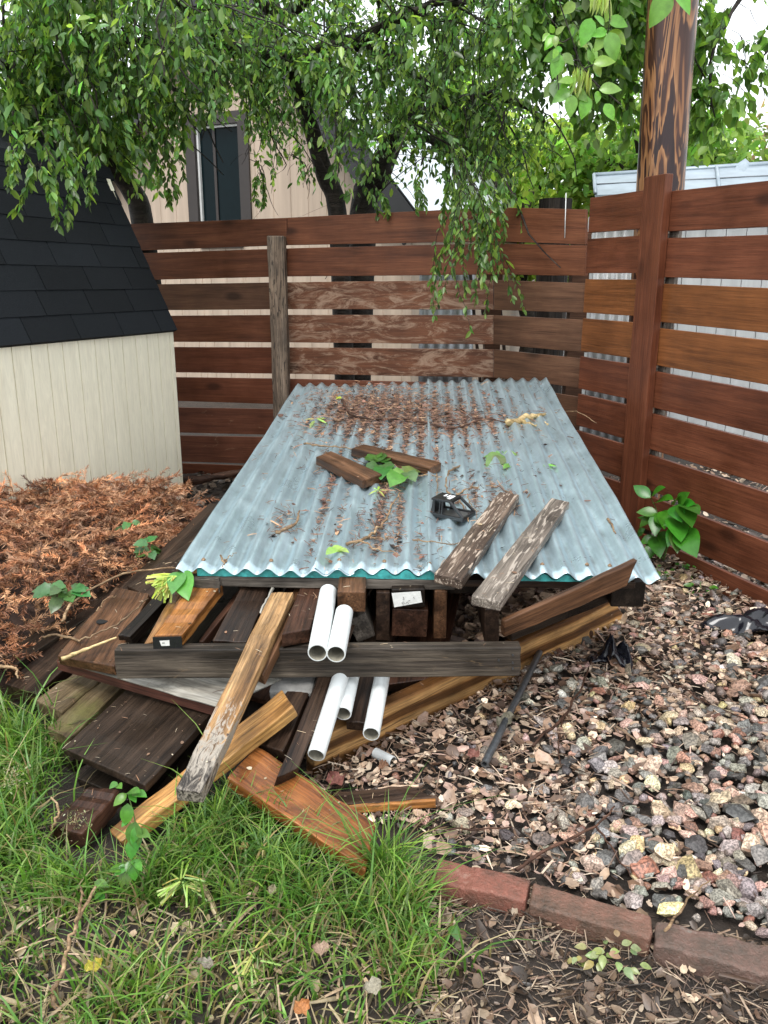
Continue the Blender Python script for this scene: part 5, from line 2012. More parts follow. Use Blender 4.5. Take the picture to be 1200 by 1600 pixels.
def plant(name, label, stems, leaf_spots, col, cat='plant', kind=0, stem_mat='stem_green', rad=.003, group=None):
    """stems: list of world point lists; leaf_spots: (base, tip) world points + optional normal"""
    root = empty(name, stems[0][0] if stems else leaf_spots[0][0])
    tag(root, label, cat, group)
    bpy.context.view_layer.update()
    for s in stems:
        p = smooth_path(s, 4)
        o = tubes('stem', [(p, lin(rad, rad * .4, len(p)))], M[stem_mat], sides=5)
        o.parent = root; o.matrix_parent_inverse = root.matrix_world.inverted()
    for sp in leaf_spots:
        b_, t_ = Vector(sp[0]), Vector(sp[1])
        v = t_ - b_
        nrm = Vector(sp[2]) if len(sp) > 2 else (CO - b_).normalized() * .8 + Vector((random.uniform(-.4, .4), random.uniform(-.4, .4), .8))
        if v.length > 1e-4: add_leaf(root, b_, v, nrm, v.length, col, kind)
    return root


# shrub by the trim post
def fp(x, y, off=.08):
    return ONP(x, y, RF_P + RF_N * off, RF_N)


g0 = fp(1035, 880, .06)
spots = []
for (bx, by, tx, ty, o1, o2) in [(1016, 778, 990, 756, .12, .16), (1017, 778, 1032, 757, .10, .12), (1024, 786, 1046, 772, .10, .12), (1027, 802, 995, 797, .13, .20), (1020, 806, 998, 821, .14, .20), (1027, 803, 1023, 833, .13, .19), (1034, 799, 1040, 822, .13, .17), (1029, 801, 1048, 818, .12, .16),
                                 (1054, 789, 1057, 771, .10, .13), (1060, 788, 1070, 770, .10, .13), (1054, 790, 1062, 808, .12, .18), (1064, 788, 1083, 814, .11, .16), (1066, 790, 1092, 793, .11, .14), (1062, 792, 1080, 783, .1, .12),
                                 (1052, 808, 1066, 836, .12, .19), (1058, 822, 1044, 851, .13, .2), (1060, 826, 1058, 858, .13, .2), (1064, 826, 1084, 860, .12, .19), (1066, 824, 1086, 843, .10, .14), (1022, 838, 1000, 848, .12, .18), (1024, 838, 1031, 864, .13, .19), (1020, 846, 1013, 872, .12, .17), (1034, 830, 1040, 850, .1, .14), (1008, 826, 992, 838, .1, .12), (1010, 812, 996, 806, .08, .1)]:
    spots.append((fp(bx, by, o1), fp(tx, ty, o2)))
plant('leafy_shrub', 'young glossy green shrub growing at the foot of the plank fence beside the trim post', [[g0, fp(1030, 840, .09), fp(1027, 802, .12), fp(1017, 778, .11)], [g0, fp(1048, 840, .09), fp(1056, 812, .11), fp(1060, 788, .1)], [g0, fp(1044, 850, .1), fp(1062, 824, .12)], [g0, fp(1030, 850, .1), fp(1022, 838, .12)]], spots, (.045, .17, .016), rad=.004)
# smaller weeds below it
for (cx, cy, lab) in ((1062, 905, 'low green weed on the litter under the shrub by the fence'), (1090, 935, 'tiny green weed on the litter between shrub and black bag'), (1022, 912, 'little weed peeping out at the front corner of the metal sheets')):
    c = G(cx, cy)
    sp = []
    for i in range(11):
        a = random.uniform(0, 6.28); r = random.uniform(.01, .05); h = random.uniform(.02, .07)
        b_ = c + Vector((math.cos(a) * r, math.sin(a) * r, h))
        sp.append((b_, b_ + Vector((math.cos(a), math.sin(a), random.uniform(-.3, .3))) * random.uniform(.02, .035)))
    plant('weed', lab, [[c, c + Vector((.005, 0, .04)), c + Vector((.01, .01, .07))]], sp, (.06, .17, .02))

# climbing weed in the grass
c = G(206, 1400)


def up(x, y, Y=1.44): return AT(x, y, Y)


sp = []
for (bx, by, tx, ty) in [(198, 1240, 176, 1258), (200, 1238, 216, 1233), (208, 1240, 227, 1240), (203, 1240, 212, 1251), (199, 1255, 197, 1292), (212, 1283, 206, 1330), (207, 1310, 204, 1345), (214, 1290, 209, 1318), (183, 1222, 172, 1230), (184, 1226, 188, 1229), (204, 1345, 196, 1362), (207, 1343, 222, 1358), (206, 1344, 211, 1378), (200, 1352, 178, 1366), (196, 1360, 188, 1388), (194, 1356, 172, 1358), (198, 1356, 200, 1384), (210, 1296, 216, 1330), (164, 1392, 175, 1390), (160, 1396, 158, 1410), (158, 1394, 148, 1404), (214, 1300, 232, 1304), (200, 1280, 190, 1290)]:
    sp.append((up(bx, by), up(tx, ty, 1.42)))
plant('climbing_weed', 'upright green weed with oval leaves in front of the orange stick end', [[up(196, 1400), up(207, 1340), up(212, 1290), up(200, 1240)], [up(204, 1345), up(180, 1365), up(160, 1395)]], sp, (.085, .22, .035), rad=.0025)

# ash sprig hanging in front at the top
Ya = 3.4


def aa(x, y, o=0.0): return AT(x, y, Ya + o)


sp = []
for (bx, by, tx, ty) in [(877, 83, 851, 93), (876, 85, 864, 120), (879, 84, 897, 99), (870, 76, 866, 90), (878, 75, 866, 80), (866, 55, 852, 76), (868, 54, 881, 40), (868, 56, 868, 72), (865, 52, 860, 38), (858, 52, 848, 62), (862, 58, 853, 72),
                         (899, 5, 878, 20), (924, 28, 910, 70), (948, 48, 926, 54), (950, 30, 982, 38), (953, 48, 980, 66), (948, 52, 930, 78), (952, 50, 962, 94), (944, 40, 932, 22), (926, 98, 920, 78), (927, 99, 962, 92), (928, 100, 940, 118), (936, 120, 930, 100),
                         (893, 140, 864, 157), (894, 148, 890, 182), (896, 140, 920, 156), (905, 148, 908, 132), (918, 150, 910, 184), (936, 140, 972, 136), (934, 142, 934, 160), (922, 168, 914, 180), (945, 162, 960, 186), (890, 128, 876, 136), (898, 126, 874, 124), (1046, -14, 1018, 39), (1050, -22, 1084, 16)]:
    o1 = random.uniform(-.05, .05)
    sp.append((aa(bx, by, o1), aa(tx, ty, o1 - .02), (random.uniform(-.3, .3), -1, random.uniform(.1, .6))))
sprig = plant('ash_sprig', 'bright green leafy sprig with hanging seed clusters beside the log pole at the top', [[aa(862, -40), aa(878, 15), aa(893, 58), aa(905, 95), aa(913, 107)], [aa(860, -10), aa(850, 12), aa(876, 50)], [aa(890, 60), aa(878, 66), aa(868, 56)], [aa(905, 95), aa(885, 90), aa(876, 84)], [aa(950, -30), aa(953, 20), aa(950, 50)], [aa(913, 107), aa(925, 102), aa(930, 95)], [aa(913, 107), aa(910, 135), aa(900, 145)], [aa(913, 107), aa(930, 130), aa(938, 142)], [aa(1060, -60), aa(1052, -30), aa(1047, -14)]], sp, (.15, .32, .045), 'sprig', kind=0, stem_mat='bark', rad=.003)
# seed clusters (samaras): many thin strips
vv = []
npods = 44
pos = np.array([aa(random.uniform(892, 924), random.uniform(102, 118), random.uniform(-.03, .03)) for i in range(26)] + [aa(random.uniform(928, 955), random.uniform(-25, -5), random.uniform(-.03, .03)) for i in range(18)])
d = unit(npods) * .22 + np.array([0, 0, -1.0])
rot = rot_frames(d, unit(npods))
o = link('seed_clusters', mesh_np('seed_cluster', *scatter(LEAF_V * np.array([1, .32, 1]), LEAF_F, pos, rot, rng.uniform(.055, .095, npods), tints(npods, (.38, .47, .12), .2))), M['leaf_bright'])
o['kind'] = 'stuff'; o.parent = sprig; o.matrix_parent_inverse = sprig.matrix_world.inverted()


# ------------------------------------------------------------------ leafy bits lying about
def sprig_lying(name, label, spots, col, cat='leaf sprig', kind=0, stem=None, group=None):
    return plant(name, label, stem or [], spots, col, cat, kind, group=group, rad=.002, stem_mat='twig_dry')


def sheet_leaves(cx, cy, offs, lift=.012):
    r = []
    for (bx, by, tx, ty) in offs:
        r.append((on_sheet(cx + bx, cy + by, lift), on_sheet(cx + tx, cy + ty, lift + random.uniform(0, .012)), SN + Vector((random.uniform(-.4, .4), random.uniform(-.5, .1), 0))))
    return r


sprig_lying('green_leaves', 'spray of pale green leaves lying on the sheets past the rear wooden block', sheet_leaves(785, 712, [(0, 0, -30, -3), (2, 0, -22, 10), (0, 2, -12, 12), (2, -2, 24, -5), (4, 0, 20, 6), (-4, -2, -16, -9), (4, -3, 12, -12), (14, 14, 2, 16)]), (.14, .24, .08))
sprig_lying('ivy_leaves', 'dark ivy leaves between the two wooden blocks on the sheets', sheet_leaves(590, 722, [(0, 0, -22, -10), (0, 0, -8, -18), (4, 0, 14, -14), (0, 4, -18, 8), (8, 4, 22, 12), (12, 8, 4, 18), (-6, -4, -2, -20), (6, 0, 24, 0)], .03), (.05, .15, .03), kind=1)
sprig_lying('ivy_leaves', 'pale upturned ivy leaves in front of the rear wooden block', sheet_leaves(632, 738, [(0, 0, 26, -8), (0, 0, -22, 8), (-2, 0, -18, -6), (4, 0, 16, 8), (-6, 2, -20, 14)], .03), (.12, .23, .06), kind=1)
sprig_lying('yellow_sprig', 'small yellow-green star of leaves on the sheet in front of the front wooden block', sheet_leaves(590, 766, [(0, 0, -14, 4), (0, 0, 16, -2), (0, 0, 4, -10), (0, 0, 12, 6), (0, 0, -8, -6)]), (.36, .48, .12), kind=2)
sprig_lying('yellow_sprig', 'yellow-green bits on the sheets by the far needle heap on the shed side', sheet_leaves(492, 655, [(0, 0, -16, -2), (2, 0, 18, -4), (0, 2, -8, 8), (4, 0, 20, 4)]), (.34, .44, .11), kind=2)
sprig_lying('yellow_leaf', 'yellowish leaf on the sheet near the front edge by the forked twig', sheet_leaves(525, 858, [(-8, 2, 16, -4), (0, 0, -14, 4), (4, 0, 20, 2)]), (.33, .36, .09))
sprig_lying('green_leaf', 'single small green leaf alone on the sheet nearest the fence', sheet_leaves(858, 727, [(-8, 2, 12, -2), (-6, 0, 2, 6)]), (.22, .40, .10))
sprig_lying('yellow_leaf', 'tiny bright yellow leaf at the far end of the needle heap', sheet_leaves(529, 622, [(-4, 1, 5, -2), (0, 0, 0, -5)]), (.6, .55, .05))

# yellow-green tassel with two leaves at the front sheet corner
c = G(268, 908, .44)
sp = []
for i in range(60):
    a = random.uniform(2.2, 5.4)
    sp.append((c + Vector((random.uniform(-.02, .02), random.uniform(-.02, .02), random.uniform(-.005, .02))), c + Vector((math.cos(a) * random.uniform(.02, .055) - .015, math.sin(a) * .03 - .01, random.uniform(-.05, .03)))))
tassel = plant('yellow_green_sprig', 'yellow-green tasselled sprig at the front corner of the sheets', [[G(290, 890, .46), G(272, 902, .45)]], sp, (.40, .48, .09), 'leaf sprig', kind=3)
for (b_, t_) in ((G(284, 893, .46), G(290, 930, .425)), (G(282, 893, .46), G(268, 920, .44)), (G(286, 893, .46), G(300, 912, .44))):
    add_leaf(tassel, b_, t_ - b_, (0, -1, .6), (t_ - b_).length, (.09, .26, .05), 0)


def clump(name, label, cx, cy, z, n, r, col, size, kind=1, cat='leaf sprig', zr=.03):
    c_ = G(cx, cy, z)
    sp = []
    for i in range(n):
        a = random.uniform(0, 6.28); q = random.uniform(0, r)
        b_ = c_ + Vector((math.cos(a) * q, math.sin(a) * q * .7, random.uniform(-.01, zr)))
        a2 = a + random.uniform(-.8, .8)
        t_ = b_ + Vector((math.cos(a2), math.sin(a2) * .8 - .3, random.uniform(-.5, .2))).normalized() * size * random.uniform(.7, 1.2)
        sp.append((b_, t_))
    return plant(name, label, [], sp, col, cat, kind)


clump('ivy_leaves', 'bunch of green ivy leaves at the lower edge of the brown dead branches', 105, 925, .30, 18, .06, (.075, .17, .055), .055)
clump('ivy_leaves', 'small green ivy bunch caught against the long dark edge board', 236, 858, .31, 12, .035, (.09, .19, .06), .05)
clump('ivy_leaves', 'single ivy leaf high in the heap of brown dead branches', 200, 823, .34, 4, .02, (.08, .18, .05), .045)
clump('wilted_sprig', 'wilted pale yellow-green leafy sprig on the mulch in front of the bricks', 945, 1500, .012, 34, .07, (.25, .26, .11), .022, kind=0)
clump('yellow_sprig', 'pale yellow-green sprout in the tall grass below the cedar board', 285, 1385, .06, 26, .02, (.36, .42, .12), .04, kind=3)
clump('yellow_sprig', 'pale yellow-green sprout in the short grass near the bottom of the picture', 395, 1508, .02, 18, .02, (.36, .40, .12), .04, kind=3)
for (x, y, lab, col, k) in ((472, 1576, 'small orange-tan fallen leaf in the grass at the very bottom', (.42, .24, .08), 0), (148, 1512, 'round yellow leaf in the grass beside the curved stick', (.55, .5, .08), 1), (710, 1457, 'rounded green leaf standing at the edge of the grass beside the bricks', (.1, .3, .05), 1), (425, 1395, 'pale dry leaf hanging in the tall grass', (.5, .4, .26), 0), (383, 1325, 'curled yellow-brown leaf in the tall grass under the cedar board', (.5, .36, .13), 2), (320, 1510, 'greyish pink dead leaf in the short grass', (.36, .28, .22), 1), (500, 1485, 'wrinkled grey-pink dead leaf in the grass', (.34, .27, .22), 1), (580, 1545, 'pale dead leaf near the edge of the grass', (.42, .33, .22), 1), (790, 1130, 'large tan oak leaf lying across the steel rod', (.34, .22, .13), 1), (525, 1222, 'pinkish brown dead leaf beside the end of the lowest pipe', (.36, .22, .16), 1), (600, 1197, 'brown dead leaf next to the small pipe offcut', (.30, .19, .12), 1), (805, 1110, 'red-brown curled leaf on the steel rod near the tan board', (.3, .17, .12), 1), (740, 1180, 'rusty leaf beside the tip of the steel rod', (.28, .13, .07), 0), (158, 1382, 'green leaf low in the grass at the foot of the climbing weed', (.14, .3, .06), 0)):
    c = G(x, y, .045 + (.02 if y > 1290 and x < 650 else 0))
    a = random.uniform(0, 6.28)
    s_ = random.uniform(.026, .036) * (1.6 if x in (790, 525) else 1)
    v = Vector((math.cos(a), math.sin(a), 0)) * s_
    root = plant('fallen_leaf', lab, [], [(c - v * .5, c + v * .5 + Vector((0, 0, .006)))], tuple(.7 * q for q in col), 'leaf', 0 if col[1] > col[0] else random.choice((4, 5, 6)))
    lf = root.children[0]
    lf.matrix_basis = lf.matrix_basis @ Matrix.Diagonal((1, random.uniform(.8, 1.25), random.uniform(.8, 1.5), 1))


# ------------------------------------------------------------------ twigs, sticks
def twig_thing(name, label, paths, rad, mat, cat='twig', jit=.002, group=None):
    """paths: lists of world points; the first one is the main stem"""
    root = None
    for i, p in enumerate(paths):
        q = smooth_path(p, 5, jit)
        rr = lin(rad * (1 if i == 0 else .6), rad * (.45 if i == 0 else .25), len(q))
        rr = [r * random.uniform(.85, 1.2) for r in rr]
        v, f = tube_data(q, rr, 6)
        o = link(name if i == 0 else 'side_shoot', mesh_py(name, v, f, True), M[mat], root)
        if i == 0: root = o
    return tag(root, label, cat, group)


def gp(*pts): return [G(x, y, z) for x, y, z in pts]
def shp(*pts, lift=.006): return [on_sheet(x, y, lift + random.uniform(0, .006)) for x, y in pts]


twig_thing('long_twig', 'long curved twig arching from the ivy bunch to the sheet corner', [gp((97, 972, .26), (110, 945, .28), (150, 916, .32), (205, 893, .37), (262, 888, .42), (285, 889, .455))], .005, 'twig_dry')
twig_thing('long_twig', 'thin knobbly twig lying over the brown board with a hole', [gp((66, 996, .27), (95, 992, .29), (124, 1000, .295), (150, 990, .31), (190, 970, .33), (232, 935, .36))], .004, 'twig_dry')
twig_thing('pale_stick', 'pale peeled stick lying on the front of the board with a hole', [gp((96, 1030, .285), (140, 1012, .30), (182, 996, .325))], .006, 'pale_stick', 'stick', .0005)
twig_thing('twig', 'thin bent twig on the back part of the board with a hole', [gp((152, 955, .33), (165, 937, .34), (182, 930, .35))], .002, 'twig_dry')
twig_thing('broken_stick', 'grey broken stick end at the picture edge by the long dark board', [gp((-30, 1040, .17), (5, 1041, .17), (24, 1044, .17), (28, 1060, .15))], .006, 'twig_dry', 'stick')
twig_thing('curved_stick', 'curved orange-brown stick standing in the grass at the lower corner', [gp((104, 1600, .0), (82, 1560, .02), (92, 1530, .05), (108, 1480, .08), (120, 1440, .11), (150, 1385, .16)), gp((120, 1440, .11), (128, 1400, .15), (126, 1385, .16))], .0055, 'twig_dry', 'stick')
twig_thing('twig', 'short twig leaning on the short block in the grass', [gp((75, 1310, .05), (85, 1285, .09), (92, 1262, .12), (80, 1245, .14))], .004, 'twig_dry')
twig_thing('log', 'fallen log lying along the foot of the back fence beside the shed', [[AT(282, 752, 4.95), AT(320, 748, 4.98), AT(355, 742, 5.0), AT(400, 733, 5.02), AT(470, 725, 5.05)]], .032, 'twig_dark', 'log')
twig_thing('twig', 'long dark twig among the stones crossing near the black bag scrap', [gp((830, 1165, .02), (880, 1120, .03), (905, 1080, .04), (925, 1030, .04)), gp((880, 1120, .03), (872, 1160, .02), (876, 1195, .02))], .005, 'twig_dark')
twig_thing('twig', 'red-brown twig lying in the gravel above the middle brick', [gp((810, 1360, .03), (850, 1330, .035), (930, 1290, .045), (960, 1260, .045)), gp((930, 1290, .045), (960, 1330, .04), (985, 1370, .04))], .0045, 'twig_dark')
twig_thing('twig', 'thin red twig running down from the black bag scrap', [gp((965, 1010, .03), (1040, 1060, .03), (1100, 1095, .03), (1180, 1130, .03))], .003, 'twig_dark')
twig_thing('twig', 'dark twig on the leaves beside the dark short board', [gp((650, 1290, .025), (720, 1295, .03), (800, 1292, .03))], .003, 'twig_dark')
twig_thing('twig', 'straw-coloured twig on the gravel by the third brick', [gp((1040, 1455, .06), (1075, 1405, .05), (1110, 1375, .05))], .003, 'twig_dry')
TG = 'twigs on the metal sheets'
twig_thing('bark_twig', 'thick yellowish scaly cone-like twig on the sheet near the fence corner', [shp((793, 662), (812, 655), (832, 650), (852, 647), lift=.02), shp((812, 655), (826, 664), (838, 664), lift=.012), shp((832, 650), (850, 660), (856, 662), lift=.012)], .017, 'pale_stick', 'twig', .005)
twig_thing('twig', 'long thin curved twig leaving the sheets towards the fence corner', [shp((850, 648), (872, 645)) + [on_sheet(900, 643, .03), on_sheet(918, 652, .05), on_sheet(932, 661, .05)]], .003, 'twig_dry', group=TG)
twig_thing('twig', 'curved needle-tipped twig alone on the sheet at the shed side', [shp((431, 832), (452, 824), (466, 812), (468, 798))], .006, 'twig_dry', group=TG, jit=.003)
twig_thing('twig', 'forked straw twig near the front edge below the toy car cab on the shed side', [shp((545, 850), (575, 838), (598, 818), (612, 790), (625, 770)), shp((560, 845), (590, 858), (625, 868)), shp((575, 838), (600, 842), (610, 838))], .005, 'twig_dry', group=TG, jit=.003)
twig_thing('twig', 'looping pale twig right behind the toy car cab', [shp((722, 727), (702, 736), (697, 755), (702, 772), (716, 780), (728, 800), (732, 815))], .004, 'twig_dry', group=TG)
twig_thing('twig', 'twig from the pale ivy leaves along the rear block', [shp((612, 745), (640, 744), (670, 742), (690, 745)), shp((682, 740), (684, 760), (680, 780))], .004, 'twig_dry', group=TG)
twig_thing('twig', 'twig arching from behind the cab to the reddish plank', [shp((712, 776), (728, 764), (750, 760), (780, 762), (800, 772)), shp((728, 764), (735, 785), (745, 800))], .004, 'twig_dry', group=TG)
twig_thing('twig', 'thin straight straw twig between cab and front edge', [shp((645, 844), (668, 846), (700, 850), (716, 848))], .0028, 'twig_dry', group=TG)
twig_thing('twig', 'long dark branch lying across the needle heap', [shp((535, 625), (550, 648), (590, 654), (640, 655), (700, 668), (735, 662), (760, 655), (795, 662), lift=.02)], .006, 'twig_dark', group=TG)
twig_thing('twig', 'curved pale branch along the near side of the needle heap', [shp((475, 692), (500, 696), (540, 700), (580, 705), lift=.012)], .004, 'twig_dry', group=TG)
twig_thing('twig', 'small forked twig at the front corner of the sheets by the yellow-green sprig', [shp((344, 868), (350, 880), (348, 888)), shp((350, 876), (362, 868), (370, 864))], .003, 'twig_dry', group=TG)
twig_thing('twig', 'short dark twig on the sheet nearest the fence, halfway up', [shp((950, 812), (957, 822), (962, 834))], .005, 'twig_dry', group=TG, jit=.002)


# black plastic bag scraps
def bag(label, cx, cy, w_, d_, h_, seed):
    r_ = np.random.default_rng(seed)
    n = 16
    V, F = [], []
    c_ = G(cx, cy, .025)
    for j in range(n + 1):
        for i in range(n + 1):
            u, v = i / n * 2 - 1, j / n * 2 - 1
            env = max(0, 1 - (abs(u) ** 2.2 + abs(v) ** 2.2) * .62)
            ang = math.atan2(v, u)
            k = 1 + .22 * math.sin(3 * ang + seed) + .12 * math.sin(7 * ang + 2 * seed)
            z = h_ * env * (.6 + .4 * math.sin(5 * u + 3 * v + seed)) + r_.normal() * h_ * .035
            V.append((u * w_ * k, v * d_ * k, max(0.002, z)))
    for j in range(n):
        for i in range(n):
            a = j * (n + 1) + i
            F.append((a, a + 1, a + n + 2, a + n + 1))
    o = link('plastic_bag', mesh_py('plastic_bag', V, F, True), M['bag'])
    o.location = c_
    sd = o.modifiers.new('t', 'SOLIDIFY'); sd.thickness = .001
    return tag(o, label, 'plastic bag')


b1 = bag('crumpled black plastic scrap on the stones below the tan board end', 958, 1028, .055, .065, .085, 3)
b1.rotation_euler.z = R(-25)
bag('shiny black plastic bag lying at the foot of the plank fence', 1180, 982, .16, .085, .075, 5)


# ------------------------------------------------------------------ gravel bed
def stone_shapes(n=16):
    out = []
    for i in range(n):
        bm = bmesh.new()
        sc_ = np.array([1, random.uniform(.62, .95), random.uniform(.42, .7)])
        for p in unit(17):
            bm.verts.new(p * sc_ * random.uniform(.82, 1.05))
        r_ = bmesh.ops.convex_hull(bm, input=bm.verts)
        bmesh.ops.delete(bm, geom=[g for g in r_['geom_interior'] if isinstance(g, bmesh.types.BMVert)], context='VERTS')
        bmesh.ops.recalc_face_normals(bm, faces=bm.faces)
        me = bpy.data.meshes.new('stone')
        bm.to_mesh(me); bm.free()
        out.append(me)
    return out


STONE_COL = np.array([(.045, .045, .045), (.08, .08, .078), (.14, .135, .13), (.20, .19, .18), (.28, .205, .175), (.25, .155, .125), (.33, .27, .20), (.40, .37, .33), (.15, .075, .055), (.12, .10, .09), (.19, .16, .14), (.34, .27, .16)])
STONE_P = np.array([.12, .13, .14, .13, .13, .08, .07, .04, .04, .07, .07, .03])
STONE_P = STONE_P / STONE_P.sum()
STONE_COL = STONE_COL * np.array([1.3, 1.22, 1.12])


def bed_height(x, y):
    """gravel lies a little higher than the soil and rises towards the fence"""
    return gz(x, y) + .012 + .02 * np.clip((x - .35) / .8, 0, 1)


def right_of_bricks(px, py):
    """picture line of the bricks; True on the gravel side"""
    lim = np.interp(px, [0, 640, 684, 833, 1026, 1215, 1500], [1290, 1300, 1340, 1377, 1437, 1480, 1560])
    return py < lim


def build_gravel():
    cand = []
    sp_ = .0255
    for yy in np.arange(1.15, 4.3, sp_):
        for xx in np.arange(-.35, 2.0, sp_):
            cand.append((xx + rng.normal() * .009, yy + rng.normal() * .009))
    C = np.array(cand)
    P3 = np.column_stack([C, np.zeros(len(C))])
    px, py = projn(P3)
    ok = right_of_bricks(px, py) & (px > 560)
    # fence side
    nrm = np.array([RF_N.x, RF_N.y])
    ok &= ((C - np.array([RF_P.x, RF_P.y])) @ nrm) > -.25
    # under the pile nothing
    ok &= ~((py < np.interp(px, [500, 520, 985, 1030], [1215, 1205, 975, 905])) & (px < 1030))
    # density: thick in the lower right, thin among the leaves
    dens = np.clip((px - 640) / 330, 0, 1) * np.clip((py - 900) / 260, .22, 1)
    dens = .2 + .8 * dens ** 1.3
    nn_ = .5 + .5 * np.sin(C[:, 0] * 9 + 2) * np.sin(C[:, 1] * 8 + 1)
    dens = dens * (.65 + .5 * nn_)
    dens = np.where(py > 1440, np.maximum(dens, .8), dens)
    ok &= rng.random(len(C)) < dens
    C, px, py = C[ok], px[ok], py[ok]
    n = len(C)
    size = .0185 * np.exp(rng.normal(size=n) * .32) * np.clip(.8 + (px - 700) / 1600, .78, 1.1)
    size = np.clip(size, .008, .04)
    z = bed_height(C[:, 0], C[:, 1]) + size * .2 + rng.random(n) * .008
    shapes = stone_shapes(16)
    dist = np.hypot(C[:, 0], C[:, 1])
    inview = (px > -10) & (px < 1210) & (py < 1610) & (py > 850)
    score = np.where(inview, size / dist, -1)
    order = np.argsort(-score)
    big, rest = order[:300], order[300:]
    ci = rng.choice(len(STONE_COL), n, p=STONE_P)
    colr = STONE_COL[ci] * np.exp(rng.normal(size=(n, 1)) * .2) * np.exp(rng.normal(size=(n, 3)) * .05)
    bed = empty('gravel_bed', (.8, 2.0, 0))
    tag(bed, 'bed of mixed grey, pink and tan stones along the plank fence', None, kind='structure')
    bpy.context.view_layer.update()
    for m_ in shapes: m_.materials.append(M['stone'])
    inv = bed.matrix_world.inverted()
    for i in big:
        o = link('stone', shapes[int(rng.integers(0, 16))], None, bed)
        o.matrix_parent_inverse = inv
        o.location = (C[i, 0], C[i, 1], z[i])
        o.rotation_euler = (random.uniform(-.5, .5), random.uniform(-.5, .5), random.uniform(0, 6.28))
        s_ = float(size[i]) * random.uniform(.95, 1.2)
        o.scale = (s_, s_, s_)
        o.color = (*colr[i], 1)
    parts = []
    which = rng.integers(0, 16, len(rest))
    for k in range(16):
        idx = rest[which == k]
        me = shapes[k]
        tv = np.array([v.co for v in me.vertices])
        tf = [[tuple(p.vertices) for p in me.polygons]]
        m_ = len(idx)
        a = rng.uniform(0, 6.28, m_)
        d = np.stack([np.cos(a), np.sin(a), rng.normal(size=m_) * .35], 1)
        nm = np.array([0, 0, 1.0]) + rng.normal(size=(m_, 3)) * .35
        parts.append(scatter(tv, tf, np.column_stack([C[idx], z[idx]]), rot_frames(d, nm), size[idx], colr[idx]))
    o = link('gravel', mesh_np('gravel', *merge(parts)), M['stone_mass'], bed)
    o.matrix_parent_inverse = inv
    o['kind'] = 'stuff'
    return n


build_gravel()

# ------------------------------------------------------------------ leaf litter, mulch
FLAKE_V = np.array([(0, .32, .10), (0, 0, 0), (0, -.3, .12), (.5, .42, .14), (.5, 0, .02), (.5, -.4, .10), (1, .12, .22), (1, 0, .14), (1, -.16, .18)]) - np.array([.5, 0, 0])
FLAKE_F = [[(0, 1, 4, 3), (1, 2, 5, 4), (3, 4, 7, 6), (4, 5, 8, 7)]]
STRAW_V = np.array([(-.5, .02, 0), (-.5, -.02, 0), (0, .026, .035), (0, -.026, .035), (.5, .012, .0), (.5, -.012, 0), (0, 0, .075), (-.5, 0, .03), (.5, 0, .03)])
STRAW_F = [[(0, 2, 6, 7), (2, 4, 8, 6), (7, 6, 3, 1), (6, 8, 5, 3)]]


def litter(name, label, n, region, flake_cols, straw_frac, zf, fsize=.017, ssize=.035, mat='litter', kindlabel='stuff'):
    """region(n) -> xy (n,2)"""
    C = region(n)
    n = len(C)
    ns = int(n * straw_frac)
    z = zf(C[:, 0], C[:, 1])
    a = rng.uniform(0, 6.28, n)
    tilt = rng.normal(size=n)
    parts = []
    d = np.stack([np.cos(a), np.sin(a), tilt * .28], 1)
    nm = np.array([0, 0, 1.0]) + rng.normal(size=(n, 3)) * .45
    rot = rot_frames(d, nm)
    fl = np.array(flake_cols)
    cols = fl[rng.integers(0, len(fl), n)] * np.exp(rng.normal(size=(n, 1)) * .28)
    pos = np.column_stack([C, z + rng.random(n) * .014])
    sF = fsize * np.exp(rng.normal(size=(n - ns, 1)) * .4) * np.column_stack([np.ones(n - ns), rng.uniform(.5, 1.2, n - ns), rng.uniform(.4, 1.6, n - ns)])
    parts.append(scatter(FLAKE_V, FLAKE_F, pos[ns:], rot[ns:], sF, cols[ns:]))
    sS = ssize * np.exp(rng.normal(size=(ns, 1)) * .4) * np.column_stack([np.ones(ns), rng.uniform(.6, 1.6, ns), np.ones(ns)])
    parts.append(scatter(STRAW_V, STRAW_F, pos[:ns], rot[:ns], sS, cols[:ns]))
    o = link(name, mesh_np(name, *merge(parts)), M[mat])
    tag(o, label, None, kind=kindlabel)
    return o


def reg_rejection(x0, x1, y0, y1, fn):
    def f(n):
        out = np.zeros((0, 2))
        while len(out) < n:
            c_ = np.column_stack([rng.uniform(x0, x1, n * 2), rng.uniform(y0, y1, n * 2)])
            px, py = projn(np.column_stack([c_, np.zeros(len(c_))]))
            k = rng.random(len(c_)) < fn(c_, px, py)
            out = np.concatenate([out, c_[k]])
        return out[:n]
    return f


def dens_gravel(c_, px, py):
    dd_ = np.where(right_of_bricks(px, py), 1.0, 0.0)
    dd_ = dd_ * np.where(px > 1080, .6, 1.0) * np.where((px > 930) & (py > 1130), .30, 1.0)
    dd_ *= ((c_ - np.array([RF_P.x, RF_P.y])) @ np.array([RF_N.x, RF_N.y]) > -.2)
    dd_ *= (px > 480) & ~((py < 1000) & (px < 700))
    return dd_


BROWNS = [(.36, .25, .17), (.26, .17, .115), (.44, .33, .24), (.14, .085, .055), (.085, .052, .036), (.36, .24, .19), (.5, .40, .30), (.2, .12, .08), (.07, .045, .034)]
litter('leaf_litter', 'brown dead leaves and bark bits strewn between the stones', 21000, reg_rejection(-.3, 2.0, 1.2, 4.4, dens_gravel), BROWNS, .42, lambda x, y: bed_height(x, y) + .004)
MULCH = [(.13, .085, .055), (.07, .045, .03), (.22, .155, .105), (.035, .024, .017), (.10, .06, .04), (.30, .23, .16)]


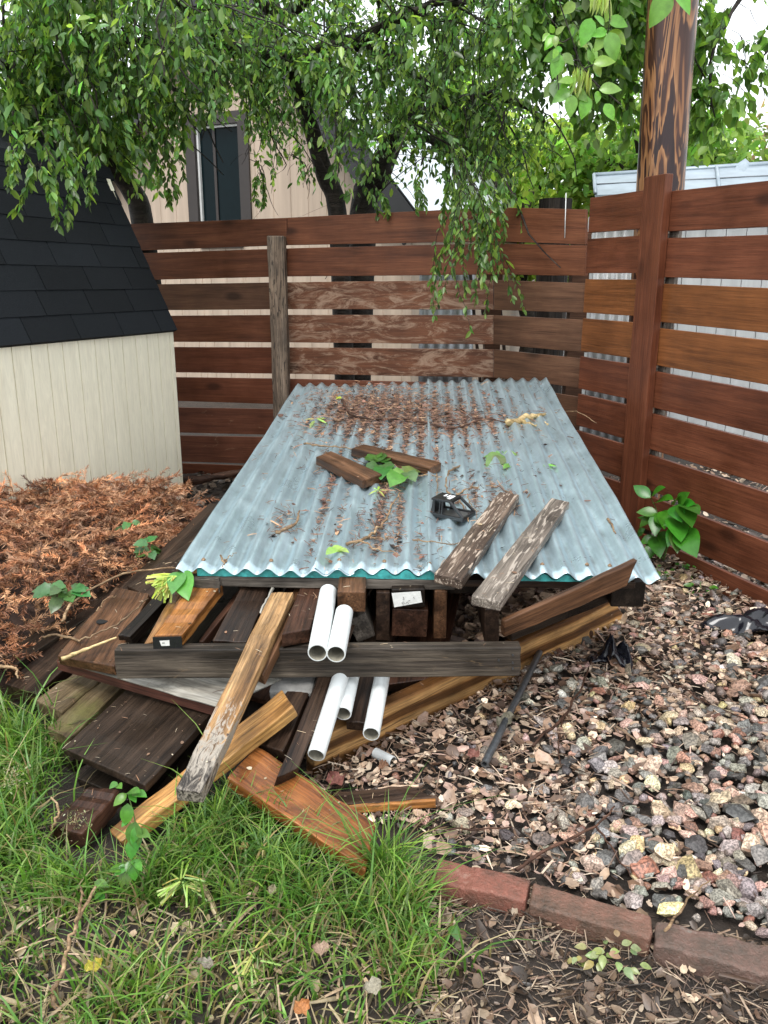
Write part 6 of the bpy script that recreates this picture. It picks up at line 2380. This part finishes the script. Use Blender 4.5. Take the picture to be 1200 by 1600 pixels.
def dens_mulch(c_, px, py):
    return np.where(right_of_bricks(px, py), 0, 1.0) * (px > 655 + rng.normal(size=len(px)) * 18) * (py > 1330)


litter('bark_mulch', 'dark bark mulch with straw in front of the brick edging', 6500, reg_rejection(-.1, 1.3, .85, 1.62, dens_mulch), MULCH, .74, lambda x, y: gz(x, y) + .002, .015, .03)


def dens_lawn(c_, px, py):
    return inpoly(px, py, GRASS_POLY).astype(float) * .9


litter('lawn_thatch', 'straw and dead bits lying between the grass blades', 6500, reg_rejection(-1.9, .4, .9, 2.6, dens_lawn), [(.22, .17, .09), (.12, .085, .045), (.34, .27, .16), (.06, .045, .025), (.28, .2, .13)], .82, lambda x, y: gz(x, y) + .002, .016, .045)


def dens_under(c_, px, py):
    return np.ones(len(px))


def dens_dry(c_, px, py):
    return (c_[:, 1] > 2.02 + (c_[:, 0] + .16) * .95).astype(float)


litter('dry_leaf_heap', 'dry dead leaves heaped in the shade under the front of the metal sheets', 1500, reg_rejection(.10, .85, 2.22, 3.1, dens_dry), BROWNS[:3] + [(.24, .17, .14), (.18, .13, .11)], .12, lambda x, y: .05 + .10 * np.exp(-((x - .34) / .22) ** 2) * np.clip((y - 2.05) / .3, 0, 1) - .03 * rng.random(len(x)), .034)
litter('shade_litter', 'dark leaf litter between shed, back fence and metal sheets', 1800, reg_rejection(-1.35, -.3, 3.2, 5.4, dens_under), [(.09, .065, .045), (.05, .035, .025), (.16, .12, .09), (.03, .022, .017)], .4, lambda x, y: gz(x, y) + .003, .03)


def dens_behind(c_, px, py):
    return (((c_ - np.array([RF_P.x, RF_P.y])) @ np.array([RF_N.x, RF_N.y])) < -.08).astype(float)


litter('far_litter', 'leaf litter on the ground on the far side of the plank fence', 2500, reg_rejection(1.1, 3.0, 3.0, 5.6, dens_behind), BROWNS, .5, lambda x, y: gz(x, y) + .01, .03)


# flecks of straw, husk and bark lying on the boards of the pile
def build_pile_debris():
    bpy.context.view_layer.update()
    dg = bpy.context.evaluated_depsgraph_get()
    poly = [(0, 1000), (200, 900), (300, 900), (700, 920), (980, 900), (990, 980), (690, 1260), (580, 1370), (430, 1260), (200, 1330), (60, 1320), (0, 1100)]
    pos, nor = [], []
    tries = 0
    while len(pos) < 480 and tries < 9000:
        tries += 1
        x, y = random.uniform(-1.2, .8), random.uniform(1.45, 2.9)
        hit, loc, nm, idx, ob, mx = scene.ray_cast(dg, Vector((x, y, 1.1)), Vector((0, 0, -1)))
        if not hit or nm.z < .45 or loc.z < .03: continue
        if not any(k in ob.name for k in ('board', 'beam', 'stick', 'plywood', 'block', 'laminate', 'plank', 'slab')): continue
        pos.append(loc + nm * .0015); nor.append(nm)
    n = len(pos)
    P_, N_ = np.array(pos), np.array(nor)
    a = rng.uniform(0, 6.28, n)
    d = np.stack([np.cos(a), np.sin(a), np.zeros(n)], 1)
    d -= N_ * (d * N_).sum(1, keepdims=True)
    rot = rot_frames(d, N_ + rng.normal(size=(n, 3)) * .12)
    cols = np.array([(.36, .27, .17), (.22, .13, .08), (.10, .06, .04), (.5, .42, .3), (.3, .16, .09)])[rng.integers(0, 5, n)] * np.exp(rng.normal(size=(n, 1)) * .3)
    big = rng.random(n) < .3
    parts = [scatter(STRAW_V, STRAW_F, P_[~big], rot[~big], .012 * np.exp(rng.normal(size=(~big).sum()) * .45), cols[~big]),
             scatter(FLAKE_V * np.array([1, 1, .5]), FLAKE_F, P_[big], rot[big], .0042 * np.exp(rng.normal(size=big.sum()) * .5), cols[big] * .7)]
    o = link('wood_pile_debris', mesh_np('wood_pile_debris', *merge(parts)), M['needle'])
    tag(o, 'scattered straw and bark flecks lying on the boards of the pile', None, kind='stuff')


build_pile_debris()


# needles and debris on the sheets
def build_needles():
    pts = []
    S_, T_ = [], []

    def add(n, sx, sy, cx, cy, trough=.8):
        x = rng.normal(size=n) * sx + cx
        y = rng.normal(size=n) * sy + cy
        for a, b in zip(x, y):
            p = ONP(a, b, SF[0], SN)
            s, t = st_of(p)
            if not (.01 < s < 1.35 and .005 < t < .985): continue
            if rng.random() < trough:
                s = (math.floor(s / LAM) + .5) * LAM + rng.normal() * .006
            S_.append(s); T_.append(t)
    add(3800, 50, 17, 595, 650, .35)
    add(2400, 46, 14, 695, 668, .35)
    add(1300, 34, 20, 550, 640, .3)
    add(2200, 85, 40, 660, 650, .94)
    add(700, 75, 22, 640, 700, .85)
    add(220, 9, 42, 607, 770, .9)
    add(260, 8, 30, 608, 795, .7)
    add(160, 9, 34, 518, 765, .95)
    add(120, 10, 20, 582, 820, .8)
    add(150, 20, 16, 745, 775, .6)
    add(110, 12, 10, 790, 785, .6)
    add(90, 10, 14, 445, 820, .5)
    add(60, 5, 40, 496, 850, .95)
    add(60, 6, 35, 667, 850, .95)
    add(70, 30, 12, 600, 850, .6)
    add(350, 190, 85, 650, 740, .6)
    S, T = np.array(S_), np.array(T_)
    n = len(S)
    k = S / 1.36
    f0, f1, b0, b1 = [np.array(v) for v in (SF[0], SF[1], SB[0], SB[1])]
    a = f0 + (f1 - f0) * k[:, None]; b = b0 + (b1 - b0) * k[:, None]
    P_ = a + (b - a) * T[:, None]
    sn = np.array(SN)
    heap = np.exp(-((T - .76) / .1) ** 2) * np.exp(-((S - .55) / .3) ** 2)
    lift = AMP * np.cos(2 * np.pi * S / LAM) + .007 + rng.random(n) * (.004 + .018 * heap)
    P_ = P_ + sn[None] * lift[:, None]
    ang = rng.uniform(0, 6.28, n)
    d = np.stack([np.cos(ang), np.sin(ang), rng.normal(size=n) * .25 + .12 * np.sin(ang)], 1)
    rot = rot_frames(d, np.array([0, 0, 1.0]) + rng.normal(size=(n, 3)) * .3)
    cols = np.array([(.13, .065, .04), (.065, .032, .022), (.2, .105, .062), (.035, .021, .016), (.28, .17, .10), (.15, .07, .047)])[rng.integers(0, 6, n)] * np.exp(rng.normal(size=(n, 1)) * .25)
    big = rng.random(n) < .18
    parts = [scatter(STRAW_V * np.array([1, 1.3, 1.2]), STRAW_F, P_[~big], rot[~big], .027 * np.exp(rng.normal(size=(~big).sum()) * .35), cols[~big]),
             scatter(FLAKE_V, FLAKE_F, P_[big], rot[big], .013 * np.exp(rng.normal(size=big.sum()) * .35), cols[big])]
    o = link('pine_needle_litter', mesh_np('pine_needle_litter', *merge(parts)), M['needle'])
    tag(o, 'brown needles and husks caught in the corrugations of the sheets', None, kind='stuff')


build_needles()


# ------------------------------------------------------------------ heap of dead conifer branches
def heap_z(x, y):
    """mound between shed wall and long dark board"""
    P_ = np.column_stack([x, y, np.zeros(len(x))])
    # distance from the board line (world) and the shed wall
    b0, b1 = np.array(G(3, 1022, .16))[:2], np.array(G(318, 842, .24))[:2]
    dv_ = (b1 - b0) / np.linalg.norm(b1 - b0)
    nb_ = np.array([-dv_[1], dv_[0]])
    dist = (np.column_stack([x, y]) - b0) @ nb_
    along = (np.column_stack([x, y]) - b0) @ dv_
    prof = np.clip(dist / .28, 0, 1)
    z = .17 + .20 * np.sqrt(np.clip(prof, 0, 1)) * np.clip(1.25 - np.abs(along - .95) / 1.4, .3, 1)
    z = z * np.clip((1.55 - along) / .4, .1, 1)
    return z, dist, along


def build_heap():
    az = R(21)
    inw = np.array([-math.cos(az), math.sin(az)])
    E0 = np.array([-1.122, 4.522])
    n = 2300
    out = np.zeros((0, 2))
    while len(out) < n:
        c_ = np.column_stack([rng.uniform(-2.3, -.6, 4000), rng.uniform(2.0, 4.75, 4000)])
        z, dist, along = heap_z(c_[:, 0], c_[:, 1])
        k = (dist > -.05) & (dist < .95) & (((c_ - E0) @ inw) < .0) & (along < 1.5) & (along > -.5)
        out = np.concatenate([out, c_[k]])
    C = out[:n]
    z, dist, along = heap_z(C[:, 0], C[:, 1])
    # base mound under the sprays
    gx, gy = np.meshgrid(np.arange(-2.4, -.55, .05), np.arange(1.9, 4.8, .05))
    zz, dd_, al = heap_z(gx.ravel(), gy.ravel())
    inside = (dd_ > -.01) & (dd_ < 1.0) & (((np.column_stack([gx.ravel(), gy.ravel()]) - E0) @ inw) < .03) & (al < 1.45)
    Z = np.where(inside, zz - .07, -.05) + rng.normal(size=len(zz)) * .012
    V = np.column_stack([gx.ravel(), gy.ravel(), Z])
    nx = gx.shape[1]
    i = (np.arange(nx - 1)[None, :] + nx * np.arange(gx.shape[0] - 1)[:, None]).ravel()
    root = empty('brush_heap', (-1.4, 3.3, 0))
    tag(root, 'heap of dead brown conifer branches against the cream shed wall', 'brush heap')
    bpy.context.view_layer.update()
    core = link('core', mesh_np('heap_core', V, [np.stack([i, i + 1, i + 1 + nx, i + nx], 1)], smooth=True), plain('heap_core', (.035, .018, .012), .9, noise=.5, scale=40), root)
    core.matrix_parent_inverse = root.matrix_world.inverted()
    # finger-like sprays: stem + needles
    a = rng.uniform(0, 6.28, n)
    pos = np.column_stack([C, z - .04 + rng.random(n) * .08 + .05 * np.sin(C[:, 0] * 15) * np.sin(C[:, 1] * 12 + 1)])
    D = np.stack([np.cos(a), np.sin(a), rng.normal(size=n) * .25 + .12], 1)
    D /= np.linalg.norm(D, axis=1, keepdims=True)
    L = rng.uniform(.06, .15, n)
    tw = grow_twigs(pos, D, L / 5, 5, np.full(n, .05), .10)
    v, f, _ = twig_mesh(tw, .0022, .001)
    o = link('stems', mesh_np('heap_stems', v, f), M['twig_dark'], root)
    o['kind'] = 'stuff'; o.matrix_parent_inverse = root.matrix_world.inverted()
    seg = tw[:, 1:] - tw[:, :-1]
    per = 17
    P_, DD = [], []
    for r_ in range(per):
        t = rng.random((n, 5, 1))
        P_.append((tw[:, :-1] + seg * t).reshape(-1, 3)); DD.append(seg.reshape(-1, 3))
    P_, DD = np.concatenate(P_), np.concatenate(DD)
    m_ = len(P_)
    DD /= np.linalg.norm(DD, axis=1, keepdims=True)
    d = DD * .9 + unit(m_) * .75
    rot = rot_frames(d, unit(m_) + np.array([0, 0, .6]))
    base_c = np.array([(.42, .185, .085), (.33, .14, .065), (.5, .27, .14), (.19, .08, .042), (.38, .21, .12)])
    tint_tw = base_c[rng.integers(0, 5, n)] * np.exp(rng.normal(size=(n, 1)) * .32)
    cols = np.tile(np.repeat(tint_tw, 5, axis=0), (per, 1)) * np.exp(rng.normal(size=(m_, 1)) * .15)
    NV = np.array([(0, .05, 0), (0, -.05, 0), (.6, .055, .03), (.6, -.055, .03), (1, 0, 0)])
    NF = [[(0, 1, 3, 2)], [(2, 3, 4)]]
    V, F, Cc = scatter(NV, NF, P_, rot, .018 * np.exp(rng.normal(size=m_) * .25), cols)
    o = link('needles', mesh_np('heap_needles', V, F, Cc), M['needle'], root)
    o['kind'] = 'stuff'; o.matrix_parent_inverse = root.matrix_world.inverted()
    # bare branches poking out
    for (pts, lab) in (([(118, 800), (95, 782), (80, 768)], None), ([(215, 800), (205, 775), (200, 757)], None), ([(180, 800), (172, 770), (168, 752)], None), ([(100, 830), (60, 812), (26, 808)], None), ([(130, 820), (125, 790), (120, 780)], None), ([(60, 870), (20, 850), (-10, 842)], None), ([(250, 810), (265, 795), (276, 788)], None)):
        k = len(pts)
        q = smooth_path([AT(x, y, 3.75 + .1 * j + (x - 100) * .0025) for j, (x, y) in enumerate(pts)], 5, .004)
        o = tubes('branch', [(q, lin(.006, .003, len(q)))], M['twig_dark'], sides=5)
        o.parent = root; o.matrix_parent_inverse = root.matrix_world.inverted()


build_heap()


# ------------------------------------------------------------------ grass
def build_grass():
    def region(c_, px, py):
        k = inpoly(px, py, GRASS_POLY).astype(float)
        bare = .5 + .5 * np.sin(c_[:, 0] * 11 + 1.0) * np.sin(c_[:, 1] * 13 + .5)
        thin = np.where(py > 1420, .05 + .95 * bare ** 1.8, .7 + .3 * bare)
        near_edge = np.clip((720 - px) / 120, .15, 1)
        return k * thin * near_edge
    C = reg_rejection(-1.9, .35, .88, 2.55, region)(12000)
    # extra tufts of long blades
    tufts = [(592, 1375, .02, 220, .15), (622, 1430, .025, 220, .11), (560, 1430, .03, 120, .10), (440, 1370, .035, 200, .11), (350, 1310, .035, 260, .12), (480, 1420, .045, 200, .10), (300, 1360, .035, 200, .10), (90, 1200, .02, 60, .10), (30, 1190, .05, 260, .13), (10, 1260, .06, 280, .12), (100, 1410, .04, 160, .09), (30, 1340, .04, 180, .11), (640, 1500, .05, 220, .09), (200, 1560, .05, 260, .08), (410, 1300, .03, 120, .13), (230, 1400, .03, 120, .09)]
    H = None
    px, py = projn(np.column_stack([C, np.zeros(len(C))]))
    hh = np.where(py < 1440, .088, .052) * np.exp(rng.normal(size=len(C)) * .35)
    short_patch = .5 + .5 * np.sin(C[:, 0] * 6 + 2) * np.cos(C[:, 1] * 9)
    hh *= .7 + .5 * short_patch
    for (x, y, r_, n_, h_) in tufts:
        g_ = G(x, y)
        C = np.concatenate([C, np.array([[g_.x, g_.y]]) + rng.normal(size=(n_, 2)) * r_])
        hh = np.concatenate([hh, h_ * np.exp(rng.normal(size=n_) * .3)])
    n = len(C)
    z0 = gz(C[:, 0], C[:, 1])
    a = rng.uniform(0, 6.28, n)
    px, py = projn(np.column_stack([C, np.zeros(n)]))
    # blades near the pile lean out of it, towards the camera and sideways
    lean = rng.uniform(.25, 1.15, n)
    dirx = np.cos(a) + .25 * np.sign(C[:, 0] + .45); diry = np.sin(a) - .35
    q = np.hypot(dirx, diry); dirx, diry = dirx / q, diry / q
    wv = rng.uniform(.0013, .0037, n)
    K = 5
    t = np.linspace(0, 1, K)
    bend = lean[:, None] * t[None] ** 1.9
    droop = np.clip(1 - .35 * lean[:, None] * t[None] ** 2, .3, 1)
    cx = C[:, 0:1] + dirx[:, None] * bend * hh[:, None]
    cy = C[:, 1:2] + diry[:, None] * bend * hh[:, None]
    cz = z0[:, None] + hh[:, None] * t[None] * droop
    side = np.stack([-diry, dirx], 1)
    yaw = rng.normal(size=n) * .6
    sx = side[:, 0] * np.cos(yaw) - side[:, 1] * np.sin(yaw); sy = side[:, 0] * np.sin(yaw) + side[:, 1] * np.cos(yaw)
    wt = (1 - t ** 2.2 * .93)[None] * wv[:, None]
    Lf = np.stack([cx + sx[:, None] * wt, cy + sy[:, None] * wt, cz], -1)
    Rt = np.stack([cx - sx[:, None] * wt, cy - sy[:, None] * wt, cz], -1)
    V = np.stack([Lf, Rt], 2).reshape(-1, 3)
    base = (np.arange(n) * K * 2)[:, None]
    i = np.arange(K - 1)[None] * 2
    F = np.stack([base + i, base + i + 1, base + i + 3, base + i + 2], -1).reshape(-1, 4)
    c1 = np.array([(.085, .20, .028), (.125, .255, .038), (.07, .165, .03), (.21, .33, .055), (.16, .24, .06)])[rng.integers(0, 5, n)]
    dead = rng.random(n) < np.where(py > 1430, .26, .09)
    c1[dead] = np.array([(.34, .28, .15), (.26, .19, .09)])[rng.integers(0, 2, dead.sum())]
    c1 = c1 * np.exp(rng.normal(size=(n, 1)) * .22)
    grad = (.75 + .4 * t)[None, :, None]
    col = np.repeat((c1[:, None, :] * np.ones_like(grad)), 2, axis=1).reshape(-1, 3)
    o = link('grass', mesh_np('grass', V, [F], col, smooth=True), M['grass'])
    tag(o, 'long wet green grass in front of the pile', None, kind='stuff')


build_grass()


# seed heads standing in the grass
for (x, y, lab) in ((118, 1275, 'pale feathery seed head in front of the short block'), (75, 1330, 'lower feathery seed head at the edge of the tall grass'), (20, 1200, 'feathery seed head at the picture edge beside the mossy boards')):
    c = AT(x, y + 55, 1.62); t_ = AT(x, y, 1.6)
    root = tubes('seed_head', [(smooth_path([c, (c + t_) / 2 + Vector((.01, 0, 0)), t_], 4), lin(.0015, .0007, 9))], M['twig_dry'], sides=5)
    tag(root, lab, 'seed head')
    n = 90
    pos = np.array(t_)[None] + np.column_stack([rng.normal(size=n) * .014, rng.normal(size=n) * .014, -rng.random(n) * .05 + .005])
    o = link('florets', mesh_np('florets', *scatter(LEAF_V, LEAF_F, pos, rot_frames(unit(n), unit(n)), rng.uniform(.004, .008, n), tints(n, (.38, .36, .22), .2))), M['leaf_far'], root)
